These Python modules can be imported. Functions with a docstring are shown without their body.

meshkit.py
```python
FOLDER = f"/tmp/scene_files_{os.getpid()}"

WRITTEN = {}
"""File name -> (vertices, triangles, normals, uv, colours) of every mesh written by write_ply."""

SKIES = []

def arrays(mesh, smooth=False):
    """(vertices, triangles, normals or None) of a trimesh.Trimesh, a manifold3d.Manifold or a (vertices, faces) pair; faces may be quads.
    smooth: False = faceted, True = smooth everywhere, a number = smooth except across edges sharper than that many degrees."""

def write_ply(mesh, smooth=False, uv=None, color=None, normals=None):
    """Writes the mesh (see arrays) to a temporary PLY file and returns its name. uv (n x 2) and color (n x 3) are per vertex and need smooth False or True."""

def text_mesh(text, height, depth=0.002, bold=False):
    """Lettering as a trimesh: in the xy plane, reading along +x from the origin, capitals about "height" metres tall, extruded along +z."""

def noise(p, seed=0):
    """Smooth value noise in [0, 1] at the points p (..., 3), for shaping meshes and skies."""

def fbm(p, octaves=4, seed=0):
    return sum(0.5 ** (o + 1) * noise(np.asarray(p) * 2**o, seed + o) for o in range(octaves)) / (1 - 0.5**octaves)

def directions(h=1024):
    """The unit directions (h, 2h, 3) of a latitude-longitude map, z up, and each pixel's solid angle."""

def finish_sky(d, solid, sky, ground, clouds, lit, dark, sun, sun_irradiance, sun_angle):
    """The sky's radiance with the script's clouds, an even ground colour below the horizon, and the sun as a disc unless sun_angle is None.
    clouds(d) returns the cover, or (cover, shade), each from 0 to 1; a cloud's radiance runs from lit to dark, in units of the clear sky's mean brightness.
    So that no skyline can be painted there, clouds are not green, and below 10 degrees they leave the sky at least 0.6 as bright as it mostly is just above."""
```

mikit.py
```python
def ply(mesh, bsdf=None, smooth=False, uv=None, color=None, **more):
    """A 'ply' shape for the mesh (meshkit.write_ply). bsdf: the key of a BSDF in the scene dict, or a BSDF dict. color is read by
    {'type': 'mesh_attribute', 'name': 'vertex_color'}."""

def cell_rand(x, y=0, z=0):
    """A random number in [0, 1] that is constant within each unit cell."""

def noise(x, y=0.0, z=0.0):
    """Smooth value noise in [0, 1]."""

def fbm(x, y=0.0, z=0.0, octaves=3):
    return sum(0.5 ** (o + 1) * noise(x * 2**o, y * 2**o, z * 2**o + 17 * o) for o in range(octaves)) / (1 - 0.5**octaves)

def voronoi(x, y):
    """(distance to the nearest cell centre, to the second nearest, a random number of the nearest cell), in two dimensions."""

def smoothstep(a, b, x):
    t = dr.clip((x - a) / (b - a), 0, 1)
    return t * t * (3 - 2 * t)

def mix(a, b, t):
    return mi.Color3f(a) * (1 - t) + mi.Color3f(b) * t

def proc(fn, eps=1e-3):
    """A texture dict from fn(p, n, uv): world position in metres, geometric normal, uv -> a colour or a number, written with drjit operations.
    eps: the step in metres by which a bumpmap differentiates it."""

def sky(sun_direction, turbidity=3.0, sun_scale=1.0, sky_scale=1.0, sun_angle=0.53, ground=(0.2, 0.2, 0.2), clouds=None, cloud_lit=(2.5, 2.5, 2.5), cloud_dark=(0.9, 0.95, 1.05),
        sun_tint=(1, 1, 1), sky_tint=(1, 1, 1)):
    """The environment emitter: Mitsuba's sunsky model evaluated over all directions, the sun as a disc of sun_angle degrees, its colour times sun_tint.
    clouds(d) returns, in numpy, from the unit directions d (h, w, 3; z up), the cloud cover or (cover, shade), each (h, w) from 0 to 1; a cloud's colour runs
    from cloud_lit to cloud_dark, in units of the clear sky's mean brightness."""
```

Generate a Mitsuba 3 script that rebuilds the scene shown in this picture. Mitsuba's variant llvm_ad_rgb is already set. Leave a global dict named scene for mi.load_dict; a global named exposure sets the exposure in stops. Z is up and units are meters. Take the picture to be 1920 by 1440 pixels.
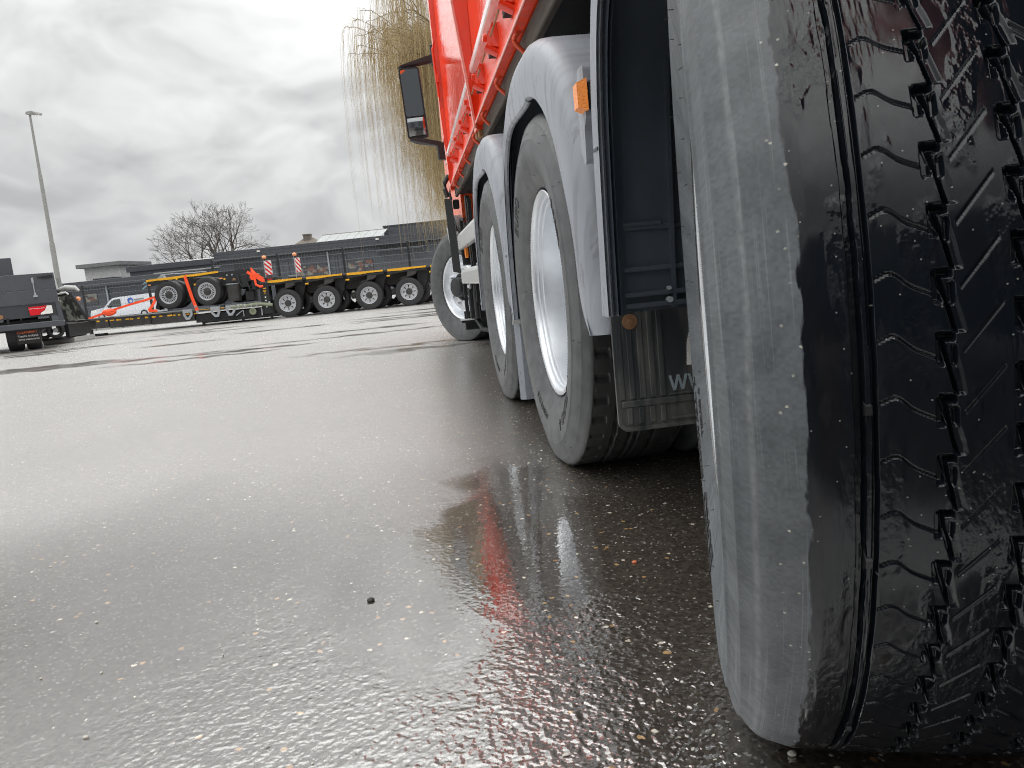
import math, random
import numpy as np, trimesh, drjit as dr, mitsuba as mi
import mikit, meshkit
from mikit import noise, fbm, voronoi, cell_rand, smoothstep, mix
from shapely.geometry import Polygon, Point, box as sbox
from shapely import affinity, union_all
T = mi.ScalarTransform4f
PI = math.pi
scene, labels = {}, {}
# ---------------------------------------------------------------- camera, sky, exposure
YAW, PITCH, ROLL, CAMH = 0.1168, -0.142, -0.0971, 0.5858
_F = np.array([math.sin(YAW) * math.cos(PITCH), math.cos(YAW) * math.cos(PITCH), math.sin(PITCH)])
_R = np.array([math.cos(YAW), -math.sin(YAW), 0])
_U0 = np.cross(_R, _F)
_U = -math.sin(ROLL) * _R + math.cos(ROLL) * _U0
_O = np.array([0, 0, CAMH])
scene['camera'] = {'type': 'perspective', 'fov': math.degrees(2 * math.atan(960 / 1430)), 'fov_axis': 'x', 'near_clip': 0.02, 'far_clip': 4000.0,
                   'to_world': T().look_at(origin=_O.tolist(), target=(_O + _F).tolist(), up=_U.tolist())}
exposure = 1.4
SUN = np.array([-0.02, math.cos(math.radians(27)), math.sin(math.radians(27))])
SUN = SUN / np.linalg.norm(SUN)


def cloud_fn(d):
    el = np.clip(d[..., 2], 0, 1)
    deg = np.degrees(np.arcsin(el))
    q = np.stack([d[..., 0], d[..., 1], d[..., 2] * 1.5], -1) * 3.7
    warp = np.stack([meshkit.fbm(q * 1.2 + s, 4, k) for s, k in ((7, 3), (31, 5), (57, 9))], -1)
    n1 = meshkit.fbm(q * .85 + warp * 1.3 + 1.1, 5, 12)
    n2 = meshkit.fbm(q * 2.3 + warp * 2.0 + 5, 6, 23)
    n3 = 1 - 2 * np.abs(meshkit.fbm(q * 3.4 + warp * 2.6 + 13, 5, 41) - .5)
    pat = np.clip((n1 - .5) * .75 + (n2 - .5) * .95 + (n3 - .82) * .45, -.30, .34)
    ang = np.degrees(np.arccos(np.clip(d @ SUN, -1, 1)))
    t = np.clip((deg - 22) / 30, 0, 1)
    lum = .72 + .10 * np.clip((deg - 8) / 14, 0, 1) + 2.1 * t * t * (3 - 2 * t) + .40 * np.exp(-(ang / 8.) ** 2) + .18 * np.exp(-(ang / 26.) ** 2)
    lum = lum * (1 + .82 * pat)
    return np.ones(d.shape[:2]), 1 - np.clip(lum / 4.5, 0, 1)


scene['sky'] = mikit.sky(SUN.tolist(), turbidity=4, sun_scale=0.0, sun_angle=20, clouds=cloud_fn, cloud_lit=(17.9, 18.05, 17.6), cloud_dark=(0.0, 0.0, 0.10), ground=(.08, .08, .08))

# ---------------------------------------------------------------- materials


def refl(v):
    return {'type': 'rgb', 'value': list(v)} if isinstance(v, (tuple, list)) else mikit.proc(v[0] if isinstance(v, list) else v)


def mat(name, base, rough=.5, metallic=0., spec=.5, eta=None, cc=0., ccg=.95, bump=None, eps=1e-3):
    b = {'type': 'principled', 'base_color': refl(base), 'roughness': rough if isinstance(rough, (int, float)) else mikit.proc(rough), 'metallic': float(metallic), 'specular': float(spec)}
    if eta:
        del b['specular']
        b['eta'] = float(eta)
    if cc:
        b['clearcoat'] = float(cc)
        b['clearcoat_gloss'] = float(ccg)
    if bump is not None:
        b = {'type': 'bumpmap', 'tex': mikit.proc(bump, eps), 'scale': 1.0, 'nested': b}
    scene[name] = {'type': 'twosided', 'bsdf': b}


# shallow puddles: centre x, y, half sizes, softness; the rest of the yard is open-grained wet asphalt
PUDDLES = [(-.06, 1.42, .20, .30), (.19, 1.72, .19, .66), (1.3, 1.2, .3, .5)]
_pr = random.Random(3)
for _ in range(26):
    _y = _pr.uniform(6.5, 19)
    PUDDLES.append((_pr.uniform(-.52, .06) * _y, _y, _pr.uniform(.35, 1.5), _pr.uniform(.04, .10) + .009 * _y))


def wetness(x, y, m):
    """1 in a puddle, 0 on the open grain; m = np or dr"""
    wx = x + .05 * m.sin(9 * x + 3.1 * m.sin(5 * y)) + .03 * m.sin(23 * y + 2 * m.sin(17 * x))
    wy = y + .07 * m.sin(7 * y + 2.3 * m.sin(6 * x)) + .04 * m.sin(19 * x + 3 * m.sin(13 * y))
    best = x * 0
    for cx, cy, rx, ry in PUDDLES:
        q = ((wx - cx) / rx) ** 2 + ((wy - cy) / ry) ** 2
        f = 1.45 - q
        t = m.minimum(m.maximum(f / .9, 0.), 1.)
        best = m.maximum(best, t * t * (3 - 2 * t))
    return best


def puddle(x, y):
    return wetness(x, y, dr)


def g_col(p, n, uv):
    x, y = p.x, p.y
    wx, wy = x + .004 * noise(x * 210, y * 210, 1.), y + .004 * noise(x * 210, y * 210, 5.)
    d1, d2, w = voronoi(wx * 165, wy * 165)
    e1, e2, v = voronoi(wx * 74 + 11, wy * 74)
    base = mix((.026, .021, .017), (.054, .045, .037), cell_rand(w * 9173, 3, 1))
    kind, kind2 = cell_rand(w * 51713, 7, 2), cell_rand(v * 31713, 3, 9)
    near = smoothstep(.05, .30, x)
    tone = cell_rand(w * 7331, 1, 5)
    pale = mix((.22, .20, .17), (.56, .53, .47), tone)
    tan = mix((.22, .12, .045), (.34, .22, .11), cell_rand(v * 733, 1, 2))
    c = mix(base, mix((.09, .085, .08), (.16, .15, .14), tone), smoothstep(.5, .3, d1) * dr.select(kind > .90, 1., 0.))
    c = mix(c, pale, smoothstep(.42, .30, d1) * dr.select(kind > .9965 - .010 * near, 1., 0.))
    c = mix(c, tan, smoothstep(.36, .28, e1) * dr.select(kind2 > .990 - .012 * near, 1., 0.))
    c = mix(c, mix(pale, (.5, .48, .44), .5), smoothstep(.30, .24, e1) * dr.select(kind2 > .997 - .005 * near, 1., 0.))
    return c * (.8 + .4 * fbm(x * 1.7, y * 1.7, 2.))


def g_rough(p, n, uv):
    return .065 - .03 * puddle(p.x, p.y)


def g_bump(p, n, uv):
    x, y = p.x, p.y
    w = puddle(x, y)
    patch = .35 + .65 * smoothstep(.36, .62, fbm(x * 1.3 + 4, y * .9, 7., 3))
    fine = noise(x * 125, y * 125) * .0015 + noise(x * 250, y * 250) * .0006 + noise(x * 55, y * 55, 3.) * .0010
    return fine * patch * (1 - .88 * w) * (.6 + .4 * smoothstep(-.5, .1, x))


def g_mixw(p, n, uv):
    """share of smooth water film over the open grain: densest where the truck stands"""
    r = dr.sqrt(1.6 * (p.x - .50) ** 2 + .8 * (p.y - 1.2) ** 2)
    q = p.y + 1.6 * (fbm(p.x * 1.3 + 5, p.y * .8, 4., 4) - .5)
    pool = dr.maximum(.84 * smoothstep(2.9, 1.1, q), .55 * smoothstep(.0, .4, p.x) * smoothstep(9., 5., q))
    w = .12 + .86 * dr.minimum(1., dr.maximum(pool, smoothstep(.98, .45, r)))
    return w + (1 - w) * .80 * puddle(p.x, p.y)


mat('g_film', g_col, g_rough, eta=3.7, bump=g_bump, eps=4e-4)
mat('g_grain', g_col, .36, eta=3.0, bump=lambda p, n, uv: noise(p.x * 190, p.y * 190) * .0003, eps=4e-4)
mat('g_open', g_col, .50, eta=6.0)
scene['g_dry'] = {'type': 'blendbsdf', 'weight': mikit.proc(lambda p, n, uv: smoothstep(.9, 2.7, p.y + 1.2 * (fbm(p.x * 1.1, p.y * .9 + 3, 8., 4) - .5)) * (1 - .75 * smoothstep(-.05, .30, p.x) * smoothstep(8., 5., p.y))), 'a': {'type': 'ref', 'id': 'g_grain'}, 'b': {'type': 'ref', 'id': 'g_open'}}
scene['m_ground'] = {'type': 'blendbsdf', 'weight': mikit.proc(g_mixw), 'a': {'type': 'ref', 'id': 'g_dry'}, 'b': {'type': 'ref', 'id': 'g_film'}}


def tyre_near_col(p, n, uv):
    a, s = uv.x, uv.y
    e = a + .0090 * (fbm(s * 48, a * 190, 4., 5) - .5) + .004 * (noise(s * 9, 3.) - .5)
    dry = smoothstep(.1200, .1222, e)
    streak = fbm(a * 900, s * 14, 2., 3)
    dust = mix((.084, .093, .101), (.116, .126, .136), .12 * streak + .88 * smoothstep(.28, .72, fbm(a * 48, s * 36, 5., 5)))
    scuff = smoothstep(.62, .78, fbm(a * 700 + 2 * noise(s * 9, 1.), s * 7, 6., 3)) * smoothstep(.4, .65, fbm(a * 30, s * 5, 2., 2))
    dust = mix(dust, (.19, .20, .21), scuff * .45) * (.86 + .28 * noise(s * 420, a * 420))
    dust = mix(dust, (.26, .265, .275), smoothstep(.0035, .0, dr.abs(a - .1560 + .004 * (noise(s * 7, 1.) - .5))) * .55 * fbm(s * 160, a * 300, 1., 2))
    d1, d2, c = voronoi(s * 190, a * 190)
    speck = smoothstep(.26, .10, d1 + .16 * (noise(s * 700, a * 700) - .5)) * cell_rand(c * 771, 5, 1) * dr.select(cell_rand(c * 3313, 2, 2) > .965 - .06 * smoothstep(.45, .65, noise(s * 6, a * 30)), 1., 0.) * smoothstep(.114, .12, a) * smoothstep(.148, .140, a)
    wet = mix((.004, .006, .009), (.008, .010, .014), fbm(s * 30, a * 90, 3., 3))
    brown = smoothstep(.56, .7, fbm(s * 9 + 2, a * 60, 8., 2)) * smoothstep(.094, .102, a)
    wet = mix(wet, (.05, .025, .015), brown * .06)
    dm = voronoi(s * 260 + 9, a * 260)
    drop = smoothstep(.2, .1, dm[0]) * dr.select(cell_rand(dm[2] * 991, 4, 1) > .975, 1., 0.)
    wet = mix(wet, (.3, .29, .27), drop * .7)
    return mix(mix(wet, dust, dry), (.5, .48, .42), speck)


def tyre_near_rough(p, n, uv):
    a, s = uv.x, uv.y
    e = a + .0090 * (fbm(s * 48, a * 190, 4., 5) - .5) + .004 * (noise(s * 9, 3.) - .5)
    hole = smoothstep(.57, .60, fbm(s * 17, a * 110, 1.5, 4)) * smoothstep(.060, .075, a)
    return dr.lerp(.10 + .22 * hole, mi.Float(.55), smoothstep(.1200, .1222, e))


def tyre_near_bump(p, n, uv):
    a, s = uv.x, uv.y
    dry = smoothstep(.1200, .1222, a)
    lump = fbm(s * 130, a * 200, 2., 3) * smoothstep(.52, .62, fbm(s * 14, a * 45, 6., 3))
    return noise(s * 900, a * 900) * .00009 * dry + fbm(s * 28, a * 60, 1., 2) * .00035 + lump * .0007 * (1 - dry)


mat('m_tyre_near', tyre_near_col, tyre_near_rough, spec=.4, bump=tyre_near_bump, eps=2.5e-4)


def tyre_col(p, n, uv):
    a, s = uv.x, uv.y
    g = fbm(s * 20, a * 90, 5., 4)
    side = mix((.055, .058, .061), (.115, .119, .123), g)
    tread = mix((.018, .018, .019), (.035, .035, .035), g)
    return mix(tread, side, smoothstep(.122, .136, dr.abs(a)))


mat('m_tyre', tyre_col, .42, spec=.45, bump=lambda p, n, uv: noise(uv.x * 500, uv.y * 500) * .00008)
mat('m_far_tyre', (.022, .022, .024), .55)
mat('m_rim', lambda p, n, uv: mix((.66, .685, .72), (.78, .805, .84), smoothstep(.2, .8, fbm(p.x * 12, p.y * 4, p.z * 12, 4))), .30, .65, cc=.4)
mat('m_rim_far', lambda p, n, uv: mix((.42, .43, .45), (.58, .59, .61), fbm(p.x * 12, p.y * 5, p.z * 12)), .4, .25)
mat('m_chrome_edge', (.78, .79, .80), .18, 1.)
mat('m_rust', lambda p, n, uv: mix((.18, .085, .035), (.30, .17, .09), fbm(p.x * 160, p.y * 160, p.z * 160)), .8)


def red_col(p, n, uv):
    g = fbm(p.x * 3, p.y * 1.4, p.z * 6, 4)
    st = fbm(p.x * 5, p.y * 46, p.z * 2.2, 3)
    c = mix((.62, .028, .003), (.74, .044, .006), g)
    return mix(c, (.34, .05, .03), smoothstep(.55, .75, st) * .3)


mat('m_red', red_col, .09, eta=1.6, cc=.5, ccg=.97, bump=lambda p, n, uv: fbm(p.x * 22, p.y * 22, p.z * 22, 2) * .0012)
mat('m_red_rough', red_col, .18, eta=1.7, cc=.3, ccg=.9, bump=lambda p, n, uv: fbm(p.x * 60, p.y * 130, p.z * 40, 3) * .0025)
mat('m_red_edge', (.80, .70, .68), .16, .35, cc=1.)
mat('m_red_rim', (.66, .22, .17), .2, eta=1.8)
mat('m_hook', (.70, .075, .02), .35, cc=.4)


def wood_col(p, n, uv):
    return mix((.018, .013, .009), (.075, .057, .042), fbm(p.x * 8, p.y * 6, p.z * 40, 4))


mat('m_floor_edge', wood_col, .7, bump=lambda p, n, uv: fbm(p.x * 30, p.y * 16, p.z * 60, 3) * .006)


def fender_col(p, n, uv):
    g = fbm(p.x * 4, p.y * 4, p.z * 4, 3)
    sc = smoothstep(.66, .72, fbm(p.x * 20, p.y * 60, p.z * 16, 3))
    dirt = smoothstep(.5, .8, fbm(p.x * 2, p.y * 38, p.z * 3, 3))
    return mix(mix(mix((.240, .258, .290), (.295, .314, .350), g), (.10, .10, .105), sc * .4), (.13, .13, .135), dirt * .5)


mat('m_fender', fender_col, .38, spec=.5, bump=lambda p, n, uv: noise(p.x * 420, p.y * 420, p.z * 420) * .00012 + fbm(p.x * 5, p.y * 5, p.z * 5, 2) * .002)
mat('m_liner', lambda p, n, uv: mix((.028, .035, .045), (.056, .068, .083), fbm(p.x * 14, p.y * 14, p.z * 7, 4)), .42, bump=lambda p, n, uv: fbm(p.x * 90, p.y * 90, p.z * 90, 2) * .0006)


def flap_col(p, n, uv):
    st = fbm(p.x * 45, 1., p.z * 5, 4)
    return mix((.030, .033, .036), (.12, .12, .11), smoothstep(.35, .75, st) * .8)


mat('m_flap', flap_col, .45, bump=lambda p, n, uv: fbm(p.x * 130, p.y * 130, p.z * 60, 2) * .0005)
mat('m_black', (.016, .017, .019), .4)
mat('m_black_dull', (.012, .012, .013), .75)
mat('m_dark_steel', lambda p, n, uv: mix((.020, .020, .021), (.055, .052, .048), fbm(p.x * 7, p.y * 7, p.z * 7, 4)), .5)
mat('m_alu', lambda p, n, uv: mix((.52, .53, .52), (.64, .65, .64), fbm(p.x * 8, p.y * 30, p.z * 8)), .35, .5)
mat('m_galv', (.36, .38, .40), .45, .3)
mat('m_white_text', (.62, .63, .62), .6)
mat('m_orange_text', (.75, .16, .05), .6)
mat('m_grey_text', (.24, .28, .30), .6)
mat('m_amber', (.85, .24, .015), .22, spec=.6, cc=1., bump=lambda p, n, uv: noise(p.x * 300, p.y * 300, p.z * 300) * .0006)
mat('m_amber_front', (.80, .30, .13), .3, cc=1.)
mat('m_mirror', (.60, .62, .64), .02, 1.)
mat('m_cab_grey', (.42, .43, .44), .35, cc=.5)
mat('m_orange_paint', (.72, .10, .02), .25, cc=1.)
mat('m_yellow', lambda p, n, uv: mix((.66, .32, .012), (.78, .42, .02), fbm(p.x * 9, p.y * 9, p.z * 9)), .4)
mat('m_strap', (.90, .085, .02), .6)
mat('m_anthracite', lambda p, n, uv: mix((.058, .064, .075), (.074, .080, .092), fbm(p.x * 5, p.y * 5, p.z * 1.2, 3)), .42)
mat('m_cladding', lambda p, n, uv: mix((.066, .072, .084), (.080, .087, .100), fbm(p.x * .8, p.y * .8, p.z * 2, 3)), .5)
mat('m_cladding_dark', (.040, .044, .052), .5)
mat('m_cornice', (.055, .059, .068), .4)
mat('m_pale_wall', (.46, .46, .45), .7)
mat('m_grey_trim', (.17, .175, .175), .6)
mat('m_roof_sheet', lambda p, n, uv: mix((.22, .24, .24), (.30, .31, .31), fbm(p.x * .7, p.y * .7, p.z)), .35)
mat('m_brick_roof', (.16, .14, .12), .8)
mat('m_window', (.05, .055, .065), .06, spec=.8)
mat('m_poster', lambda p, n, uv: mix(mix((.06, .062, .07), (.15, .075, .055), smoothstep(.50, .62, noise(p.x * 2.9, p.z * 4.1))), (.20, .19, .165), smoothstep(.60, .70, noise(p.x * 3.6 + 9, p.z * 4.4))), .25)
mat('m_van', (.60, .62, .66), .25, cc=.8)
mat('m_car_white', (.74, .75, .74), .25, cc=.8)
mat('m_glass_dark', (.05, .06, .06), .06, spec=.8)
mat('m_blue', (.03, .10, .42), .4)
mat('m_red_plain', (.62, .018, .02), .25, cc=1.)
mat('m_white_plain', (.74, .73, .70), .35)
mat('m_tail_red', (.62, .012, .02), .12, cc=1.)
mat('m_lamp_post', (.29, .29, .28), .5, .2)
mat('m_bark', lambda p, n, uv: mix((.07, .060, .052), (.13, .115, .10), fbm(p.x * 6, p.y * 6, p.z * 2)), .85)
mat('m_willow_bark', (.17, .125, .075), .85)
mat('m_willow_twig', lambda p, n, uv: mix((.29, .21, .10), (.47, .37, .20), noise(p.x * 1.3, p.y * 1.3, p.z * .7)), .7)
mat('m_wire', (.20, .22, .23), .5, .3)
mat('m_kerb', (.30, .30, .29), .5)
mat('m_worn_plate', lambda p, n, uv: mix((.055, .060, .052), (.42, .44, .38), smoothstep(.40, .62, fbm(p.x * 14, p.y * 9, p.z * 6, 4))), .6)
mat('m_hose', (.20, .22, .15), .6)
mat('m_blue_grey', (.16, .26, .32), .5)
mat('m_stone_orange', (.55, .16, .07), .6)
mat('m_stone_pale', (.55, .52, .46), .6)
mat('m_stone_dark', (.035, .032, .03), .7)
mat('m_workshop', (.10, .105, .115), .6)

# ---------------------------------------------------------------- helpers


def key_for(name, parent):
    base = (parent + '__' if parent else '') + name
    k, i = base, 0
    while k in used:
        i += 1
        k = f'{base}_{i:03d}'
    used.add(k)
    return k


used = set()


def thing(name, label, cat, group=None):
    k = key_for(name, None)
    labels[k] = {'label': label, 'category': cat}
    if group:
        labels[k]['group'] = group
    return k


def part(name, parent):
    return key_for(name, parent)


def obj(name, mesh, m, parent=None, smooth=False, tw=None, uv=None, label=None, shape=None):
    k = key_for(name, parent)
    s = dict(shape) if shape else mikit.ply(mesh, m, smooth=smooth, uv=uv)
    if tw is not None:
        s['to_world'] = tw
    scene[k] = s
    if label:
        labels[k] = {'label': label}
    return k


def cat(*ms):
    ms = [x for m in ms for x in (m if isinstance(m, (list, tuple)) else [m])]
    return trimesh.util.concatenate(ms)


def bx(x0, x1, y0, y1, z0, z1, bev=0.):
    if bev <= 0:
        m = trimesh.creation.box((x1 - x0, y1 - y0, z1 - z0))
        m.apply_translation(((x0 + x1) / 2, (y0 + y1) / 2, (z0 + z1) / 2))
        return m
    pts = []
    for X, sx in ((x0, 1), (x1, -1)):
        for Y, sy in ((y0, 1), (y1, -1)):
            for Z, sz in ((z0, 1), (z1, -1)):
                pts += [(X, Y + sy * bev, Z + sz * bev), (X + sx * bev, Y, Z + sz * bev), (X + sx * bev, Y + sy * bev, Z)]
    return trimesh.convex.convex_hull(np.array(pts))


def hull(pts):
    return trimesh.convex.convex_hull(np.array(pts, float))


def quadbar(a, b, w, h, up=(0, 0, 1), bev=0.):
    """a bar from a to b, w wide, h high"""
    a, b = np.array(a, float), np.array(b, float)
    L = np.linalg.norm(b - a)
    y = (b - a) / L
    x = np.cross(y, up)
    x /= np.linalg.norm(x)
    z = np.cross(x, y)
    m = bx(-w / 2, w / 2, 0, L, -h / 2, h / 2, bev)
    M = np.eye(4)
    M[:3, 0], M[:3, 1], M[:3, 2], M[:3, 3] = x, y, z, a
    m.apply_transform(M)
    return m


def tubes(paths, radii, sides=6, caps=False):
    V, Fc, n0 = [], [], 0
    ang = np.arange(sides) * 2 * PI / sides
    for p, r in zip(paths, radii):
        p = np.asarray(p, float)
        t = np.gradient(p, axis=0)
        t /= np.linalg.norm(t, axis=1, keepdims=True) + 1e-12
        ref = np.where(np.abs(t[:, 2:]) < .95, [[0, 0, 1.]], [[1., 0, 0]])
        a = np.cross(t, ref)
        a /= np.linalg.norm(a, axis=1, keepdims=True) + 1e-12
        b = np.cross(t, a)
        rr = np.broadcast_to(r, (len(p),))[:, None, None]
        v = p[:, None] + rr * (np.cos(ang)[None, :, None] * a[:, None] + np.sin(ang)[None, :, None] * b[:, None])
        i, j = np.meshgrid(np.arange(len(p) - 1), np.arange(sides), indexing='ij')
        q = np.stack([i * sides + j, i * sides + (j + 1) % sides, (i + 1) * sides + (j + 1) % sides, (i + 1) * sides + j], -1).reshape(-1, 4)
        f = [q[:, [0, 2, 1]], q[:, [0, 3, 2]]]
        if caps:
            k = np.arange(1, sides - 1)
            e = (len(p) - 1) * sides
            f += [np.stack([k * 0, k, k + 1], 1), np.stack([k * 0 + e, k + 1 + e, k + e], 1)]
        V.append(v.reshape(-1, 3))
        Fc.append(np.vstack(f) + n0)
        n0 += len(p) * sides
    return trimesh.Trimesh(np.vstack(V), np.vstack(Fc), process=False)


def tube(p, r, sides=8):
    return tubes([p], [r], sides, True)


def cyl(a, b, r, sides=24, r2=None):
    return tubes([[a, b]], [[r, r if r2 is None else r2]], sides, True)


def lathe(profile, seg=96, t0=0., t1=2 * PI):
    """profile (a, r): a = outward along -x, r from the axis; returns mesh and uv"""
    pr = np.array(profile, float)
    full = abs(t1 - t0 - 2 * PI) < 1e-6
    th = np.linspace(t0, t1, seg + 1)
    n, m = len(th), len(pr)
    v = np.stack([np.broadcast_to(-pr[None, :, 0], (n, m)), np.cos(th)[:, None] * pr[None, :, 1], np.sin(th)[:, None] * pr[None, :, 1]], -1)
    i, j = np.meshgrid(np.arange(n - 1), np.arange(m - 1), indexing='ij')
    q = np.stack([i * m + j, (i + 1) * m + j, (i + 1) * m + j + 1, i * m + j + 1], -1).reshape(-1, 4)
    f = np.vstack([q[:, [0, 1, 2]], q[:, [0, 2, 3]]])
    uv = np.stack([np.broadcast_to(pr[None, :, 0], (n, m)), np.broadcast_to(th[:, None] * .525, (n, m))], -1).reshape(-1, 2)
    return trimesh.Trimesh(v.reshape(-1, 3), f, process=False), uv


def extr(poly, h, plane='xz', off=0.):
    """extrude a shapely polygon drawn in the plane; 'xz' extrudes along +y from off, 'yz' along +x"""
    m = trimesh.creation.extrude_polygon(poly, h, engine='earcut')
    v = np.array(m.vertices)
    if plane == 'xz':
        m.vertices = np.stack([v[:, 0], v[:, 2] + off, v[:, 1]], 1)
        m.invert()
    elif plane == 'yz':
        m.vertices = np.stack([v[:, 2] + off, v[:, 0], v[:, 1]], 1)
    else:
        m.vertices = v + [0, 0, off]
    return m


def rrect(x0, x1, y0, y1, r):
    return sbox(x0 + r, y0 + r, x1 - r, y1 - r).buffer(r, 6)


def rotz(deg, loc=(0, 0, 0)):
    return T().translate(list(map(float, loc))).rotate([0, 0, 1], float(deg))


def text_xz(text, h, loc, m=.001, bold=True, axis=(1, 0, 0), up=(0, 0, 1)):
    """lettering standing upright, reading along axis, facing axis x up"""
    g = meshkit.text_mesh(text, h, m, bold=bold)
    a, u = np.array(axis, float), np.array(up, float)
    M = np.eye(4)
    M[:3, 0], M[:3, 1], M[:3, 2], M[:3, 3] = a, u, np.cross(a, u), loc
    g.apply_transform(M)
    return g


# ---------------------------------------------------------------- setting
def graded(lo, hi, fine, start, end, ratio, cap):
    """coordinates: fine steps between start and end, growing outwards to lo and hi"""
    up, s = [end], fine
    while up[-1] < hi:
        s = min(s * ratio, cap) if up[-1] < 45 else s * 1.35
        up.append(up[-1] + s)
    dn, s = [start], fine
    while dn[-1] > lo:
        s = min(s * 1.045, cap) if dn[-1] > -30 else s * 1.35
        dn.append(dn[-1] - s)
    return np.concatenate([dn[::-1], np.arange(start + fine, end - fine / 2, fine), up])


gx, gy = graded(-2500, 2500, .0105, -1.15, .72, 1.022, .16), graded(-2500, 2500, .0105, .62, 4.6, 1.0085, .22)
X, Y = np.meshgrid(gx, gy)
stp = np.maximum(np.gradient(gx)[None, :], np.gradient(gy)[:, None])
Wt = wetness(X, Y, np)
pp = np.stack([X, Y, X * 0], -1)
mid = (meshkit.fbm(pp * 31, 2, 3) - .5) * .0010 * np.clip(1.6 - stp / .012, 0, 1) * (.45 + .55 * np.clip((meshkit.fbm(pp * [1.7, 1.2, 1], 3, 8) - .36) * 5, 0, 1))
band = np.exp(-((X + .46 - (Y - 1.94) * .33) / .09) ** 2) * (Y > 1.4) * (Y < 4.4)
mid = mid * (1 + 1.3 * band) * (.55 + .45 * np.clip((X + .45) / .5, 0, 1))
low = (meshkit.fbm(pp * [3.4, 2.6, 1], 2, 5) - .5) * .0042 * np.clip(1.6 - stp / .09, 0, 1)
wide = (meshkit.fbm(pp * [.55, .85, 1], 3, 6) - .5) * .010 * np.clip(1.5 - stp / .3, 0, 1) * np.clip((Y - 3) / 5, 0, 1)
Z = mid * 1.15 * (1 - .66 * Wt) + low * .8 * (1 - .4 * Wt) + wide * (1 - .5 * Wt)
Z = Z * np.clip(1.2 - (np.hypot(X, Y - 12) - 25) / 10, 0, 1) - .0006
ii, jj = np.meshgrid(np.arange(len(gy) - 1), np.arange(len(gx) - 1), indexing='ij')
q = np.stack([ii * len(gx) + jj, ii * len(gx) + jj + 1, (ii + 1) * len(gx) + jj + 1, (ii + 1) * len(gx) + jj], -1).reshape(-1, 4)
gm = trimesh.Trimesh(np.stack([X, Y, Z], -1).reshape(-1, 3), np.vstack([q[:, [0, 1, 2]], q[:, [0, 2, 3]]]), process=False)
k = obj('yard_ground', gm, 'm_ground', smooth=True)
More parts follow.
